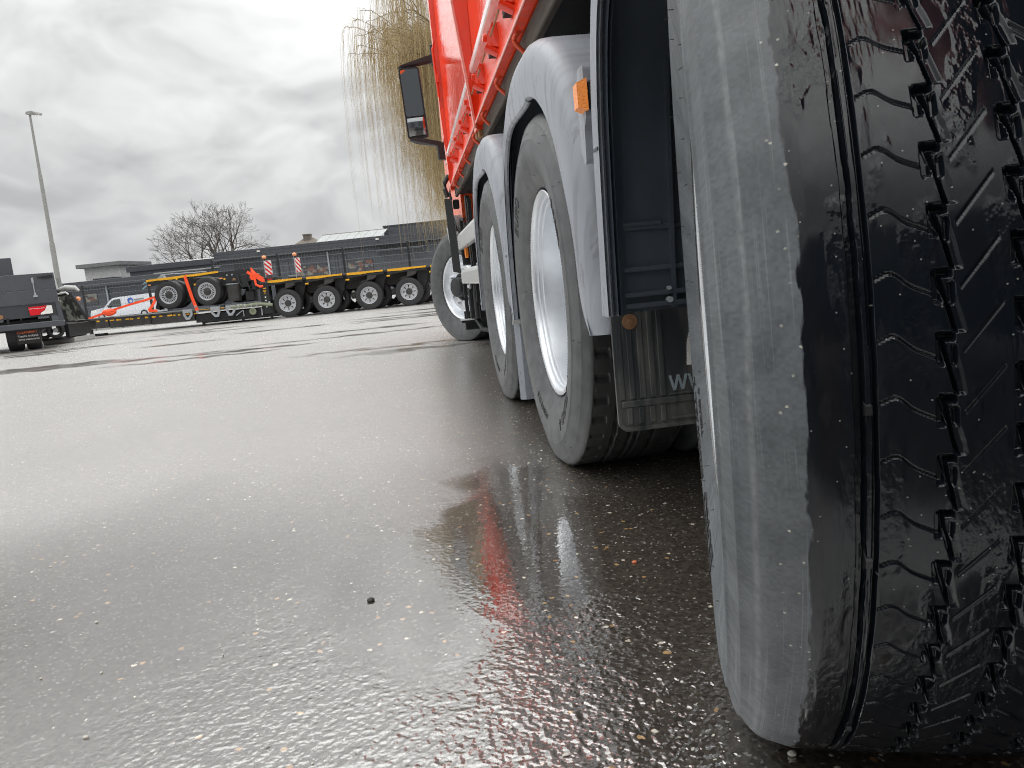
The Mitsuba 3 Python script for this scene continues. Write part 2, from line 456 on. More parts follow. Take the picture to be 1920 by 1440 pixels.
labels[k] = {'label': 'wet dark asphalt yard with puddles and pale stone chips', 'kind': 'structure'}
# low kerb line under the fence
kb = cat([bx(x, x + .97, -.09, .09, -.05, .13, .02) for x in np.arange(-13, 14, 1.0)])
k = obj('kerb', kb, 'm_kerb', tw=rotz(-5.6, (0, 29.6, 0)))
labels[k] = {'label': 'low pale concrete kerb along the foot of the mesh fence', 'kind': 'structure'}

# ---------------------------------------------------------------- the red tipper truck
TRUCK = thing('tipper_truck', 'red tipper truck with grey mudguards and silver wheels filling the right side of the yard', 'truck')
RT = .525          # tyre radius
SIDE = [(.1172, .3118), (.1205, .3138), (.1245, .3162), (.131, .320), (.134, .330), (.1385, .3345), (.1385, .338), (.146, .352), (.1465, .356), (.1525, .366), (.1615, .398), (.1645, .420), (.1655, .436), (.1640, .452), (.1652, .4535), (.1652, .456), (.1628, .458),
        (.1590, .474), (.1540, .488), (.1490, .498), (.1500, .4995), (.1500, .502), (.1462, .504), (.1415, .5105), (.1370, .5155), (.1325, .5192), (.1285, .5216), (.125, .5232)]


def box01(x, a, b, e):
    """1 between a and b, edges e wide"""
    return np.clip((x - a) / e + .5, 0, 1) * np.clip((b - x) / e + .5, 0, 1)


WIDE = [(.1546, .3118), (.1572, .3150), (.1590, .3200), (.1608, .329), (.1625, .3335), (.1628, .337), (.1660, .350), (.1665, .354), (.1690, .368), (.1751, .3956), (.1782, .4166), (.1792, .4320), (.1780, .4473), (.1792, .4488), (.1792, .4512), (.1770, .4531),
        (.1741, .4656), (.1703, .4762), (.1706, .4776), (.1701, .4800), (.1668, .4815), (.1622, .4882), (.1569, .4947), (.1517, .4994), (.1483, .5013), (.1431, .5034), (.1336, .5062), (.1240, .5090), (.1180, .5105), (.1150, .5112)]
RN, PITCH_N = .513, 79


def tread_depth(a, s):
    """depth in metres of the tread pattern at axial place a and pitch coordinate s"""
    d = np.zeros(np.broadcast(a, s).shape)
    a = a + .0022
    wob = (meshkit.noise(np.stack([s * 1.7, a * 300, s * 0], -1)) - .5)
    d = np.maximum(d, box01(a + wob * .0012, .0872, .0930, .0012) * .0095)
    d = np.maximum(d, box01(a + wob * .0006, .0795, .0824, .0012) * .0065)
    d = np.maximum(d, box01(a, .0830, .0868, .0012) * .0010)
    d = np.maximum(d, box01(np.abs(a + .083), .0, .0045, .0012) * .0090)
    sl = 2 * PI * RN / PITCH_N
    for z0, ph in ((.0369, 0.), (-.0090, .45), (-.0590, .1)):
        fr = (s + ph) % 1
        lin = z0 + .0036 - .0090 * fr + wob * .0014
        d = np.maximum(d, box01(a, lin - .0013, lin + .0013, .0009) * .0085)
        w2 = wob * .0014
        d = np.maximum(d, box01(a + w2, z0 + .0016, z0 + .0062, .0012) * box01(fr + wob * .08, .02, .50, .04) * .0060)
        d = np.maximum(d, box01(a + w2, z0 - .0058, z0 - .0027, .0012) * box01(fr + wob * .08, .22, .56, .04) * .0050)
        d = np.maximum(d, box01(a, z0 - .0048, z0 + .0048, .0012) * box01(fr, .02, .13, .04) * .0080)
        d = np.maximum(d, box01(a, lin - .0060, lin - .0013, .002) * .0018)

    def sipe(ok, c, sc, dep, lift):
        nonlocal d
        ds = np.abs((s - c + .5) % 1 - .5) * sl * sc
        d = np.maximum(d, np.where(ok, np.clip(1 - ds / .0009, 0, 1) ** .6 * dep, 0))
        d = np.where(ok, d - np.clip(1 - np.abs(ds - .0024) / .0014, 0, 1) * lift, d)

    q = (.0780 - a) / (.0780 - .0425)
    qc = np.clip(q, 0, 1)
    sipe((q > 0) & (q < 1), .10 - .15 * np.exp(-((qc - .30) / .22) ** 2) + .30 * qc ** 1.6, 1., .0022, .0005)
    q = (.0305 - a) / (.0305 + .0025)
    sipe((q > .10) & (q < .84), .42 - 1.0 * np.clip(q, 0, 1), .7, .0014, .0011)
    q = (-.0155 - a) / .036
    sipe((q > .10) & (q < .84), .1 + .9 * np.clip(q, 0, 1), .7, .0014, .0011)
    return d


def near_tyre():
    ac = np.concatenate([np.arange(.1130, -.036, -.00058), np.arange(-.036, -.1131, -.003)])
    crown = RN - .0016 * (np.abs(ac) / .113) ** 2.2
    outer = np.array(WIDE)
    ring = np.vstack([outer, np.stack([ac, crown], 1), outer[::-1] * [-1, 1]])
    is_t = np.concatenate([np.zeros(len(outer), bool), np.ones(len(ac), bool), np.zeros(len(outer), bool)])
    ta, tb = math.radians(136), math.radians(266)
    parts, uvs = [], []
    for t0, t1, n in ((ta, tb, 980), (tb, ta + 2 * PI, 150)):
        th = np.linspace(t0, t1, n + 1)
        rad = np.broadcast_to(ring[None, :, 1], (n + 1, len(ring))).copy()
        A = np.broadcast_to(ring[None, :, 0], rad.shape)
        S = np.broadcast_to(th[:, None] * PITCH_N / (2 * PI), rad.shape)
        if n > 500:
            rad[:, is_t] -= tread_depth(A[:, is_t], S[:, is_t])
            rough = (meshkit.fbm(np.stack([S * 2.6, A * 420, S * 0], -1), 3, 5) - .5)
            patch = np.clip((meshkit.fbm(np.stack([S * .33, A * 60, S * 0 + 3], -1), 3, 9) - .52) * 6, 0, 1) * is_t
            rad += rough * .0005 * patch
        v = np.stack([-A, np.cos(th)[:, None] * rad, np.sin(th)[:, None] * rad], -1)
        m = len(ring)
        i, j = np.meshgrid(np.arange(n), np.arange(m - 1), indexing='ij')
        q = np.stack([i * m + j, (i + 1) * m + j, (i + 1) * m + j + 1, i * m + j + 1], -1).reshape(-1, 4)
        parts.append(trimesh.Trimesh(v.reshape(-1, 3), np.vstack([q[:, [0, 1, 2]], q[:, [0, 2, 3]]]), process=False))
        uvs.append(np.stack([A, np.broadcast_to(th[:, None] * .525, A.shape)], -1).reshape(-1, 2))
    return cat(parts), np.vstack(uvs)


def plain_tyre(n=432, fine=True):
    ac = np.concatenate([np.arange(.1245, -.0001, -.0026 if fine else -.02), [0]])
    ac = np.concatenate([ac, -ac[::-1][1:]])
    outer = np.array(SIDE)
    ring = np.vstack([outer, np.stack([ac, .525 - .0018 * (np.abs(ac) / .125) ** 2.2], 1), outer[::-1] * [-1, 1]])
    m = len(ring)
    th = np.linspace(0, 2 * PI, n + 1)
    A = np.broadcast_to(ring[None, :, 0], (n + 1, m))
    rad = np.broadcast_to(ring[None, :, 1], (n + 1, m)).copy()
    if fine:
        s = th[:, None] * 48 / (2 * PI)
        aa = np.abs(A)
        d = np.maximum(box01(aa + .006 * np.abs((s % 1) - .5), .052, .060, .003), box01(aa + .006 * np.abs((s + .5) % 1 - .5), .008, .015, .003)) * .011
        d = np.maximum(d, box01(s % 1, .0, .13, .05) * (aa > .085) * .011)
        d = np.maximum(d, box01((s + aa * 14) % 1, .0, .06, .03) * (aa > .02) * (aa < .05) * .006)
        side = (aa > .119) & (aa < .152) & (rad > .497)
        d = np.where(side, box01(s % .5, .0, .05, .03) * .0035, np.where(aa < .1246, d, 0))
        rad -= d
    v = np.stack([-A, np.cos(th)[:, None] * rad, np.sin(th)[:, None] * rad], -1)
    i, j = np.meshgrid(np.arange(n), np.arange(m - 1), indexing='ij')
    q = np.stack([i * m + j, (i + 1) * m + j, (i + 1) * m + j + 1, i * m + j + 1], -1).reshape(-1, 4)
    uv = np.stack([A, np.broadcast_to(th[:, None] * .525, A.shape)], -1).reshape(-1, 2)
    return trimesh.Trimesh(v.reshape(-1, 3), np.vstack([q[:, [0, 1, 2]], q[:, [0, 2, 3]]]), process=False), uv


def flatten(m, zc):
    """the tyre stands on the ground: nothing goes below it, and the side bulges a little there"""
    v = np.array(m.vertices)
    low = np.clip((-.43 - v[:, 2]) / .08, 0, 1) * (np.hypot(v[:, 1], v[:, 2]) > .36)
    v[:, 0] *= 1 + .035 * low
    v[:, 2] = np.maximum(v[:, 2], -zc + .003)
    return trimesh.Trimesh(v, m.faces, process=False)


def side_a(r, prof=None):
    pr = np.array(prof or SIDE)
    return float(np.interp(r, pr[:, 1], pr[:, 0]))


def on_side(mesh2d, r0, th, prof=None):
    """puts a flat mesh (x = along the tyre, y = outwards) on the outer sidewall around radius r0 at angle th"""
    v = np.array(mesh2d.vertices)
    rr = r0 + v[:, 1]
    ang = th + v[:, 0] / np.maximum(rr, .05) * 1.0
    a = np.interp(rr, np.array(prof or SIDE)[:, 1], np.array(prof or SIDE)[:, 0]) + v[:, 2]
    return trimesh.Trimesh(np.stack([-a, np.cos(ang) * rr, np.sin(ang) * rr], 1), mesh2d.faces, process=False)


def side_text(text, h, r0, th_mid, squeeze=1.15, thick=.0016, prof=None):
    """raised letters whose tops point away from the hub, read clockwise as one looks at the wheel's outer side"""
    g = meshkit.text_mesh(text, h, thick, bold=True)
    v = np.array(g.vertices)
    w = v[:, 0].max()
    v[:, 0] = (v[:, 0] - w / 2) * squeeze
    g = trimesh.Trimesh(v, g.faces, process=False).subdivide_to_size(.012)
    return on_side(g, r0, th_mid, prof)


def hairs(rng, n, rs, t0, t1, prof=None):
    """the thin rubber hairs left by moulding"""
    out = []
    for r in rs:
        for t in np.linspace(t0, t1, n):
            if rng.random() < .65:
                t += rng.uniform(-.03, .03)
                a = side_a(r, prof)
                p = np.array([-a, math.cos(t) * r, math.sin(t) * r])
                d = np.array([-1, rng.uniform(-.3, .3), rng.uniform(-.5, .3)])
                out.append(cyl(p, p + d / np.linalg.norm(d) * rng.uniform(.004, .008), .0006, 5))
    return cat(out)


def bolts(n, rad, a, r, ln, t0=0., sides=6):
    return [cyl((-a, math.cos(t) * rad, math.sin(t) * rad), (-a - ln, math.cos(t) * rad, math.sin(t) * rad), r, sides) for t in t0 + np.arange(n) * 2 * PI / n]


rng = random.Random(5)
# deep rim of the driven wheels: lip, gutter, barrel, disc far inside
DEEP = [(.098, .2995), (.110, .3020), (.1155, .3075), (.1185, .3110), (.1210, .3080), (.1205, .3030), (.1165, .2980), (.110, .2950), (.103, .2945), (.100, .2890), (.096, .2875), (.088, .2872), (.085, .2830), (.074, .2815), (.040, .2775), (-.060, .2710), (-.084, .262), (-.096, .240), (-.098, .20), (-.092, .160), (-.090, .143)]
m_deep, _ = lathe(DEEP, 128)
HUB = [(-.090, .142), (-.020, .128), (.0, .118), (.008, .090), (.010, 0.001)]
m_hub, _ = lathe(HUB, 48)
m_nuts = cat(bolts(10, .1675, -.098, .0165, .030))
FRONT = [(.098, .2995), (.110, .3020), (.1155, .3075), (.1185, .3110), (.1210, .3080), (.1205, .3030), (.1165, .2980), (.110, .2945), (.100, .2905), (.084, .2830), (.060, .2740), (.048, .2620), (.058, .2440), (.088, .2300), (.098, .2150), (.100, .1320), (.094, .1260)]
m_front, _ = lathe(FRONT, 128)
FHUB = [(.085, .1260), (.104, .1250), (.106, .1080), (.096, .1040), (.122, .0960), (.168, .0900), (.176, .0800), (.178, .001)]
m_fhub, _ = lathe(FHUB, 48)
nut_s = mikit.ply(cat(cyl((-.100, 0, 0), (-.134, 0, 0), .0190, 6), cyl((-.1, 0, 0), (-.106, 0, 0), .027, 20)), 'm_rim')
m_lip, _ = lathe([(.1185, .3112), (.1222, .3092), (.1226, .3062), (.1212, .3028)], 160)
m_rustline, _ = lathe([(.1213, .3168), (.1222, .3145), (.1212, .3118), (.1185, .3112)], 160)
mt, uvt = plain_tyre()
mt_f = flatten(mt, .515)
tyre_shape = mikit.ply(mt_f, 'm_tyre', smooth=True, uv=uvt)
mi_, uvi = plain_tyre(160, False)
inner_shape = mikit.ply(flatten(mi_, .515), 'm_tyre', smooth=True, uv=uvi)
rim_shape = mikit.ply(m_deep, 'm_rim', smooth=40)
hub_shape = mikit.ply(m_hub, 'm_dark_steel', smooth=40)
nut_shape = mikit.ply(m_nuts, 'm_galv')
hair_shape = mikit.ply(hairs(rng, 16, (.352, .425, .470, .495), 0, 2 * PI), 'm_black')
let1 = cat(side_text('EURO 4', .036, .392, math.radians(232)), side_text('MAX', .036, .392, math.radians(152)), side_text('EURO', .036, .392, math.radians(40)), side_text('REGROOVABLE', .010, .362, math.radians(206), 1.3), side_text('315/80 R 22.5', .015, .385, math.radians(290), 1.2))
let_shape = mikit.ply(let1, 'm_black')


def drive_wheel(y, side=1):
    w = part('wheel', TRUCK)
    xo = .385 + .157 if side > 0 else 2.555 - .157 + .38
    tw = T().translate([xo, y, .515]).rotate([0, 0, 1], 0 if side > 0 else 180).rotate([1, 0, 0], 0)
    obj('tyre', None, None, w, tw=tw, shape=tyre_shape)
    obj('rim', None, None, w, tw=tw @ T().translate([-.011, 0, 0]), shape=rim_shape)
    obj('hub', None, None, w, tw=tw, shape=hub_shape)
    if side > 0:
        labels[obj('wheel_nuts', None, None, w, tw=tw, shape=nut_shape)] = {'kind': 'stuff'}
        obj('sidewall_lettering', None, None, w, tw=tw, shape=let_shape)
        labels[obj('rubber_hairs', None, None, w, tw=tw, shape=hair_shape)] = {'kind': 'stuff'}
    obj('inner_tyre', None, None, w, tw=T().translate([xo + .35 * side, y, .515]), shape=inner_shape)


Y2, Y3 = 2.311, 3.649
for y in (Y2, Y3):
    drive_wheel(y)
for y in (Y2, Y3):
    drive_wheel(y, -1)
# the steered wheel close to the camera
w = part('wheel', TRUCK)
labels[w] = {'label': 'large turned wheel nearest the camera with wet zigzag tread'}
PHI = .3344
nw = T().translate([.5342, .9188, .503]).rotate([0, 0, 1], -math.degrees(PHI)).rotate([0, 1, 0], -.8)
nr = nw @ T().translate([-.0374, 0, 0])
mn, uvn = near_tyre()
obj('tyre', flatten(mn, .502), 'm_tyre_near', w, smooth=True, tw=nw, uv=uvn)
obj('rim', None, None, w, tw=nr, shape=rim_shape)
obj('rim_edge', m_lip, 'm_chrome_edge', w, smooth=True, tw=nr)
obj('rust_line', m_rustline, 'm_rust', w, smooth=True, tw=nr)
obj('hub', None, None, w, tw=nr, shape=hub_shape)
labels[obj('wheel_nuts', None, None, w, tw=nr, shape=nut_shape)] = {'kind': 'stuff'}
lt = cat(side_text('SIDEWALL 1', .018, .402, math.radians(-33), 1.3, prof=WIDE), side_text('TREAD 4', .012, .372, math.radians(-30), 1.3, prof=WIDE), side_text('EURO', .036, .392, math.radians(-62), prof=WIDE))
obj('sidewall_lettering', lt, 'm_black', w, tw=nw)
labels[obj('rubber_hairs', hairs(rng, 14, (.352, .392, .425, .455), -PI / 2, PI / 2, WIDE), 'm_black', w, tw=nw)] = {'kind': 'stuff'}
# stones held in the narrow shoulder groove
for t in (183., 196., 221.):
    tt = math.radians(t)
    obj('stone_ejector', hull([(-.0828 + dx, math.cos(tt + dt) * r, math.sin(tt + dt) * r) for dx in (-.0022, .0022) for dt, r in ((-.012, .505), (-.005, .5138), (.007, .5138), (.012, .505))]), 'm_black', w, tw=nw)
rw = T().translate([2.67, .8852, .512]).rotate([0, 0, 1], 180 - math.degrees(PHI))
w = part('wheel', TRUCK)
obj('tyre', None, None, w, tw=rw, shape=inner_shape)
obj('rim', None, None, w, tw=rw, shape=rim_shape)
# front wheel, turned the other way
mf = T().translate([.560, 7.43, .515]).rotate([0, 0, 1], 28.6)
w = part('wheel', TRUCK)
labels[w] = {'label': 'steered front wheel with bolted convex silver rim'}
obj('tyre', None, None, w, tw=mf, shape=tyre_shape)
obj('rim', m_front, 'm_rim', w, smooth=40, tw=mf)
obj('hub', m_fhub, 'm_black', w, smooth=40, tw=mf)
for t in np.arange(10) * PI / 5:
    obj('wheel_nut', None, None, w, tw=mf @ T().translate([0, math.cos(t) * .1675, math.sin(t) * .1675]), shape=nut_s)
mf2 = T().translate([2.62, 7.43, .515]).rotate([0, 0, 1], 208.6)
w = part('wheel', TRUCK)
obj('tyre', None, None, w, tw=mf2, shape=inner_shape)
obj('rim', None, None, w, tw=mf2, shape=rim_shape)

# ---- chassis
ch = [bx(1.15, 1.24, -.35, 8.6, .74, 1.04, .01), bx(1.93, 2.02, -.35, 8.6, .74, 1.04, .01)]
for y in (.885, Y2, Y3, 7.43):
    ch += [cyl((.62, y, .515), (2.55, y, .515), .075, 16), bx(1.35, 1.82, y - .2, y + .2, .36, .72, .08)]
    ch += [bx(1.10, 1.16, y - .5, y + .5, .62, .70), bx(2.0, 2.06, y - .5, y + .5, .62, .70)]
for y in np.arange(-.2, 6.9, .52):
    ch.append(bx(.62, 2.55, y - .04, y + .04, 1.14, 1.29))
ch += [bx(1.22, 1.95, y - .05, y + .05, .80, 1.0) for y in (-.3, 1.5, 2.9, 4.4, 5.6, 7.0)]
obj('chassis_frame', cat(ch), 'm_black_dull', TRUCK)
obj('fuel_tank', bx(.66, 1.12, 4.50, 6.55, .42, 1.06, .06), 'm_black', TRUCK)
obj('rear_underrun_bar', bx(.52, 2.65, -.62, -.50, .42, .56, .02), 'm_black', TRUCK)

# ---- tipper body
body = part('tipper_body', TRUCK)
YB, YF = -.55, 7.02
obj('floor', bx(.503, 2.66, YB, YF, 1.34, 1.398), 'm_black_dull', body)
obj('floor_edge', bx(.474, .500, YB, YF - .06, 1.312, 1.394, .004), 'm_floor_edge', body)
# near side: lower hinge rail and drop sides, far side and ends plain


def rail_mesh():
    pf = Polygon([(.440, 1.400), (.470, 1.396), (.500, 1.400), (.500, 1.640), (.470, 1.640), (.470, 1.625), (.474, 1.56), (.466, 1.50), (.452, 1.455), (.442, 1.425)])
    m = trimesh.creation.extrude_polygon(pf, YF - .06 - YB, engine='earcut')
    v = np.array(m.vertices)
    m.vertices = np.stack([v[:, 0], v[:, 2] + YB, v[:, 1]], 1)
    m.invert()
    return m


obj('hinge_rail', rail_mesh(), 'm_red_rough', body)
obj('rail_lower_edge', bx(.433, .4395, YB, YF - .06, 1.399, 1.410, .002), 'm_red_rim', body)
SPL = 4.30
for (y0, y1) in ((SPL + .075, YF - .09), (YB + .08, SPL - .075)):
    obj('side_board', bx(.456, .498, y0, y1, 1.706, 3.0, .006), 'm_red', body)
    obj('side_board_lip', bx(.434, .500, y0 - .02, y1 + .02, 1.664, 1.704, .005), 'm_red_edge', body)


def post(y0, y1, flare):
    pts = []
    for z, x in ((1.375, .440), (1.70, .440 - flare * .45), (2.02, .440 - flare), (3.1, .440 - flare * 1.15)):
        pts.append((z, x))
    ms = []
    for (z0, xa), (z1, xb) in zip(pts[:-1], pts[1:]):
        ms.append(hull([(xa, y0, z0), (xa, y1, z0), (.4995, y0, z0), (.4995, y1, z0), (xb, y0, z1), (xb, y1, z1), (.4995, y0, z1), (.4995, y1, z1)]))
    return cat(ms)


obj('side_post', post(SPL - .06, SPL + .06, .062), 'm_red', body)
obj('side_post', post(YF - .08, YF + .03, .022), 'm_red', body)
obj('side_post', post(YB, YB + .08, .02), 'm_red', body)
obj('post_edge', cat(quadbar((.4355, SPL - .064, 1.38), (.376, SPL - .064, 2.02), .012, .008, up=(0, 1, 0)), quadbar((.376, SPL - .064, 2.022), (.366, SPL - .064, 3.1), .012, .008, up=(0, 1, 0))), 'm_red_rim', body)
obj('front_board', bx(.50, 2.66, YF - .06, YF, 1.40, 3.1), 'm_red', body)
obj('rear_board', bx(.50, 2.66, YB, YB + .05, 1.40, 3.0), 'm_red', body)
obj('right_board', bx(2.66, 2.71, YB, YF, 1.30, 3.0), 'm_red', body)
# hinges of the drop sides: knuckle, pin head, socket block
kn = trimesh.util.concatenate([hull([(.446 + dx, dy, dz) for dx, dy, dz in ((.006, -.024, .070), (.006, .024, .070), (.022, -.024, .070), (.022, .024, .070), (-.020, -.022, .02), (-.020, .022, .02), (-.022, -.020, -.02), (-.022, .020, -.02), (.03, -.028, -.03), (.03, .028, -.03))]),
                               cyl((.418, 0, -.018), (.470, 0, -.046), .022, 14, .020), cyl((.410, 0, .016), (.430, 0, .014), .015, 14)])
kn_s = mikit.ply(kn, 'm_red', smooth=50)
rec_s = mikit.ply(bx(.438, .470, .028, .085, -.046, .050), 'm_black_dull')
pin_s = mikit.ply(cat(bx(.430, .436, -.19, -.075, -.004, .004), bx(.430, .436, .125, .30, -.004, .004)), 'm_rust')
lug_s = None and mikit.ply(bx(.445, .475, -.040, .112, -.072, -.062, .002), 'm_red_rough')
HY = [.55, 1.12, 1.69, 2.26, 2.825, 3.335, 3.943, 4.478, 5.013, 5.587, 6.187]
for y in HY:
    tw = T().translate([0, y, 1.555])
    obj('hinge', None, None, body, tw=tw, shape=kn_s)
    obj('hinge_recess', None, None, body, tw=tw, shape=rec_s)
    obj('hinge_gap', None, None, body, tw=tw, shape=pin_s)
# rope hooks under the floor edge
t = np.linspace(0, 1, 14)
hp = np.stack([.462 - .030 * np.sin(t * PI * .95) + .035 * t ** 2, -.012 + .02 * t, .022 - .085 * t - .005 * np.cos(t * 5)], 1)
hk = mikit.ply(tube(hp, .0085, 8), 'm_hook', smooth=50)
for y in (1.4, 2.05, 2.714, 3.285, 3.911, 4.464, 5.163, 5.80, 6.42):
    obj('rope_hook', None, None, body, tw=T().translate([0, y, 1.385]), shape=hk)
obj('rail_end_cap', cat(bx(.452, .49, SPL - .05, SPL + .02, 1.338, 1.376, .004), bx(.445, .47, SPL + .03, SPL + .09, 1.345, 1.378, .004)), 'm_rust', body)
# red latch lever on the front post
lv = np.array([(.425, 6.90, 2.62), (.405, 6.89, 2.56), (.408, 6.89, 2.40), (.418, 6.90, 2.16)])
obj('latch_lever', cat(tube(lv, .011, 8), bx(.405, .435, 6.87, 6.93, 2.28, 2.34, .004)), 'm_red', body)

# ---- mudguards
def band_section(n_in, lip_x):
    return [(-n_in, lip_x + .010), (-n_in + .006, lip_x + .002), (-n_in * .55, lip_x - .002), (-.050, lip_x), (-.028, lip_x + .006), (-.012, lip_x + .018), (-.003, lip_x + .036), (0, lip_x + .065), (.001, lip_x + .16), (.001, 1.00)]


def mudguard_mesh(path, n_in, lip_x, thick=.007, dense=6):
    """path: (y, z, lip depth) from the front foot over the wheel to the rear foot"""
    P = np.array(path, float)
    from scipy.interpolate import CubicSpline
    tt = np.concatenate([[0], np.cumsum(np.linalg.norm(np.diff(P[:, :2], axis=0), axis=1))])
    cs = CubicSpline(tt, P)
    ts = np.linspace(0, tt[-1], len(P) * dense)
    Q, D = cs(ts), cs(ts, 1)
    N = np.stack([-D[:, 1], D[:, 0]], 1)
    N /= -np.linalg.norm(N, axis=1, keepdims=True)
    shells = []
    for off in (0., thick):
        rows = []
        for q, nn in zip(Q, N):
            sec = band_section(q[2], lip_x)
            rows.append([(x + (off if i < 6 else 0), q[0] + nn[0] * (s - (off if i >= 4 else 0)), q[1] + nn[1] * (s - (off if i >= 4 else 0))) for i, (s, x) in enumerate(sec)])
        shells.append(np.array(rows))
    n, m = shells[0].shape[:2]
    V = np.concatenate([s.reshape(-1, 3) for s in shells])
    F = []
    i, j = np.meshgrid(np.arange(n - 1), np.arange(m - 1), indexing='ij')
    q = np.stack([i * m + j, (i + 1) * m + j, (i + 1) * m + j + 1, i * m + j + 1], -1).reshape(-1, 4)
    q2 = q[:, ::-1] + n * m
    o = n * m
    ed = []
    for a in range(n - 1):
        ed.append((a * m, a * m + o, (a + 1) * m + o, (a + 1) * m))
        ed.append((a * m + m - 1, (a + 1) * m + m - 1, (a + 1) * m + m - 1 + o, a * m + m - 1 + o))
    for b in range(m - 1):
        ed.append((b, b + 1, b + 1 + o, b + o))
        e = (n - 1) * m
        ed.append((e + b, e + b + o, e + b + 1 + o, e + b + 1))
    quads = np.vstack([q, q2, np.array(ed)])
    return trimesh.Trimesh(V, np.vstack([quads[:, [0, 1, 2]], quads[:, [0, 2, 3]]]), process=False)


def mudguard(yc):
    top = [(.655, .405, .05), (.645, .60, .05), (.61, .80, .05), (.52, 1.00, .06), (.36, 1.15, .11), (.12, 1.215, .155), (-.10, 1.215, .155)]
    rear = [(-.106, 1.214, .15), (-.26, 1.185, .15), (-.42, 1.11, .15), (-.555, .985, .145), (-.645, .82, .135), (-.70, .64, .12), (-.725, .50, .11), (-.73, .440, .06)]
    k = obj('mudguard', mudguard_mesh([(yc + a, b, c) for a, b, c in top], .15, .374), 'm_fender', TRUCK, smooth=35)
    obj('rear_section', mudguard_mesh([(yc + a, b, c) for a, b, c in rear], .15, .372), 'm_fender', k, smooth=35)
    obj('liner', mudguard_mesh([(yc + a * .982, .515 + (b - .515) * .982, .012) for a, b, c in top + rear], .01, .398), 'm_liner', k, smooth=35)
    obj('bolt', cat(cyl((.368, yc + .64, .66), (.385, yc + .64, .66), .008, 8), cyl((.370, yc + .62, .44), (.385, yc + .62, .44), .007, 8)), 'm_galv', k)
    return k


G2 = mudguard(Y2)
G3 = mudguard(Y3)
# the mudguard over the near wheel: seen from inside, a dark ribbed wall with a pale edge
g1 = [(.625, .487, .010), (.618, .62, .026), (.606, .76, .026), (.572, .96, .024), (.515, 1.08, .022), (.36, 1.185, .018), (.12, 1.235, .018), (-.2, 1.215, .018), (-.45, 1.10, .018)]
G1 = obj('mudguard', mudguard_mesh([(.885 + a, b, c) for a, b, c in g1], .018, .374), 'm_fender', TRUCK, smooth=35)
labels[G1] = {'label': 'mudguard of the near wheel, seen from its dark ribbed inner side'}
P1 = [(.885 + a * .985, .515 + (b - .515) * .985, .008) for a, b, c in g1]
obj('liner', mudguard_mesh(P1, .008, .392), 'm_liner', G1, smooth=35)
rb = []
for z in (.500, .522, .572, .652):
    rb.append(bx(.405, 1.0, 1.478, 1.491 - max(0, z - .6) * .1, z - .005, z + .005, .002))
for x, z0, z1 in ((.517, .49, 1.02), (.548, .49, .66), (.47, .80, 1.02)):
    rb.append(hull([(x + dx, y, z) for dx in (-.004, .004) for y, z in ((1.481, z0), (1.497, z0), (1.435 if z1 > .7 else 1.473, z1), (1.458 if z1 > .7 else 1.485, z1))]))
rb.append(bx(.405, .50, 1.474, 1.486, .654, .664, .003))
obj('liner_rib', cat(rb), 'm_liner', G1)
obj('liner_bolt', cat(cyl((.505, 1.470, .507), (.505, 1.484, .507), .006, 8), cyl((.505, 1.470, .530), (.505, 1.484, .530), .004, 8)), 'm_galv', G1)
obj('bumper_seam', cat(bx(.3715, .3735, 1.44, 1.47, .80, .806)), 'm_liner', G1)
# bracket and amber side lamp between the mudguards
br = extr(Polygon([(1.525, .965), (1.555, .965), (1.572, .94), (1.565, .82), (1.55, .80), (1.545, .86), (1.525, .88)]).buffer(.010, 4), .03, 'yz', .374)
obj('lamp_bracket', br, 'm_fender', TRUCK)
sm = part('side_marker', TRUCK)
obj('lens', hull([(x, y, z) for x, e in ((.377, 0.), (.358, .007)) for y in (1.500 + e, 1.548 - e) for z in (.886 + e, .946 - e)]), 'm_amber', sm, label='amber side marker lens')
obj('lamp_base', bx(.3775, .400, 1.504, 1.545, .890, .942, .004), 'm_black', sm)


# ---- mud flaps
def flap(x0, x1, y, z0, z1, name='mud_flap'):
    return extr(rrect(x0, x1, z0, z1, .022), .006, 'xz', y)


mfl = obj('mud_flap', flap(.402, .98, 1.556, .232, .56), 'm_flap', TRUCK, label='ribbed mud flap with letters behind the middle wheel')
ribs = []
for x in (.414, .437, .460, .483, .504):
    ribs.append(bx(x - .0065, x + .0065, 1.552, 1.5562, .300, .545, .0015))
for x in (.428, .453, .478, .502):
    ribs.append(bx(x - .006, x + .006, 1.552, 1.5562, .246, .282, .0015))
ribs += [bx(.412, .97, 1.5515, 1.5562, .283, .297, .0015), bx(.52, .97, 1.552, 1.5562, .247, .252, .001), bx(.516, .97, 1.552, 1.5562, .300, .304, .001)]
obj('flap_rib', cat(ribs), 'm_flap', mfl)
edge = rrect(.4015, .9805, .2315, .5605, .0225).difference(rrect(.409, .973, .2395, .5525, .016))
obj('flap_border', extr(edge, .004, 'xz', 1.5522), 'm_flap', mfl)
obj('letters', text_xz('WWW', .031, (.517, 1.5555, .310), .0012), 'm_grey_text', mfl)
obj('sticker', extr(Polygon([(.560, .360), (.60, .360), (.60, .46), (.575, .45), (.563, .41)]), .001, 'xz', 1.5545), 'm_white_plain', mfl)
obj('washer', cat(cyl((.441, 1.5535, .465), (.441, 1.5495, .465), .0160, 28), cyl((.441, 1.5496, .465), (.441, 1.5455, .465), .0065, 6)), 'm_rust', mfl, label='rusty washer and bolt')
mfl3 = obj('mud_flap', hull([(x, y, z) for x, y in ((.372, 2.925), (.392, 2.905), (.98, 2.905), (.98, 2.925)) for z in (.100, .412)]), 'm_fender', TRUCK)
obj('flap_clip', bx(.366, .40, 2.895, 2.905, .395, .412), 'm_alu', mfl3)
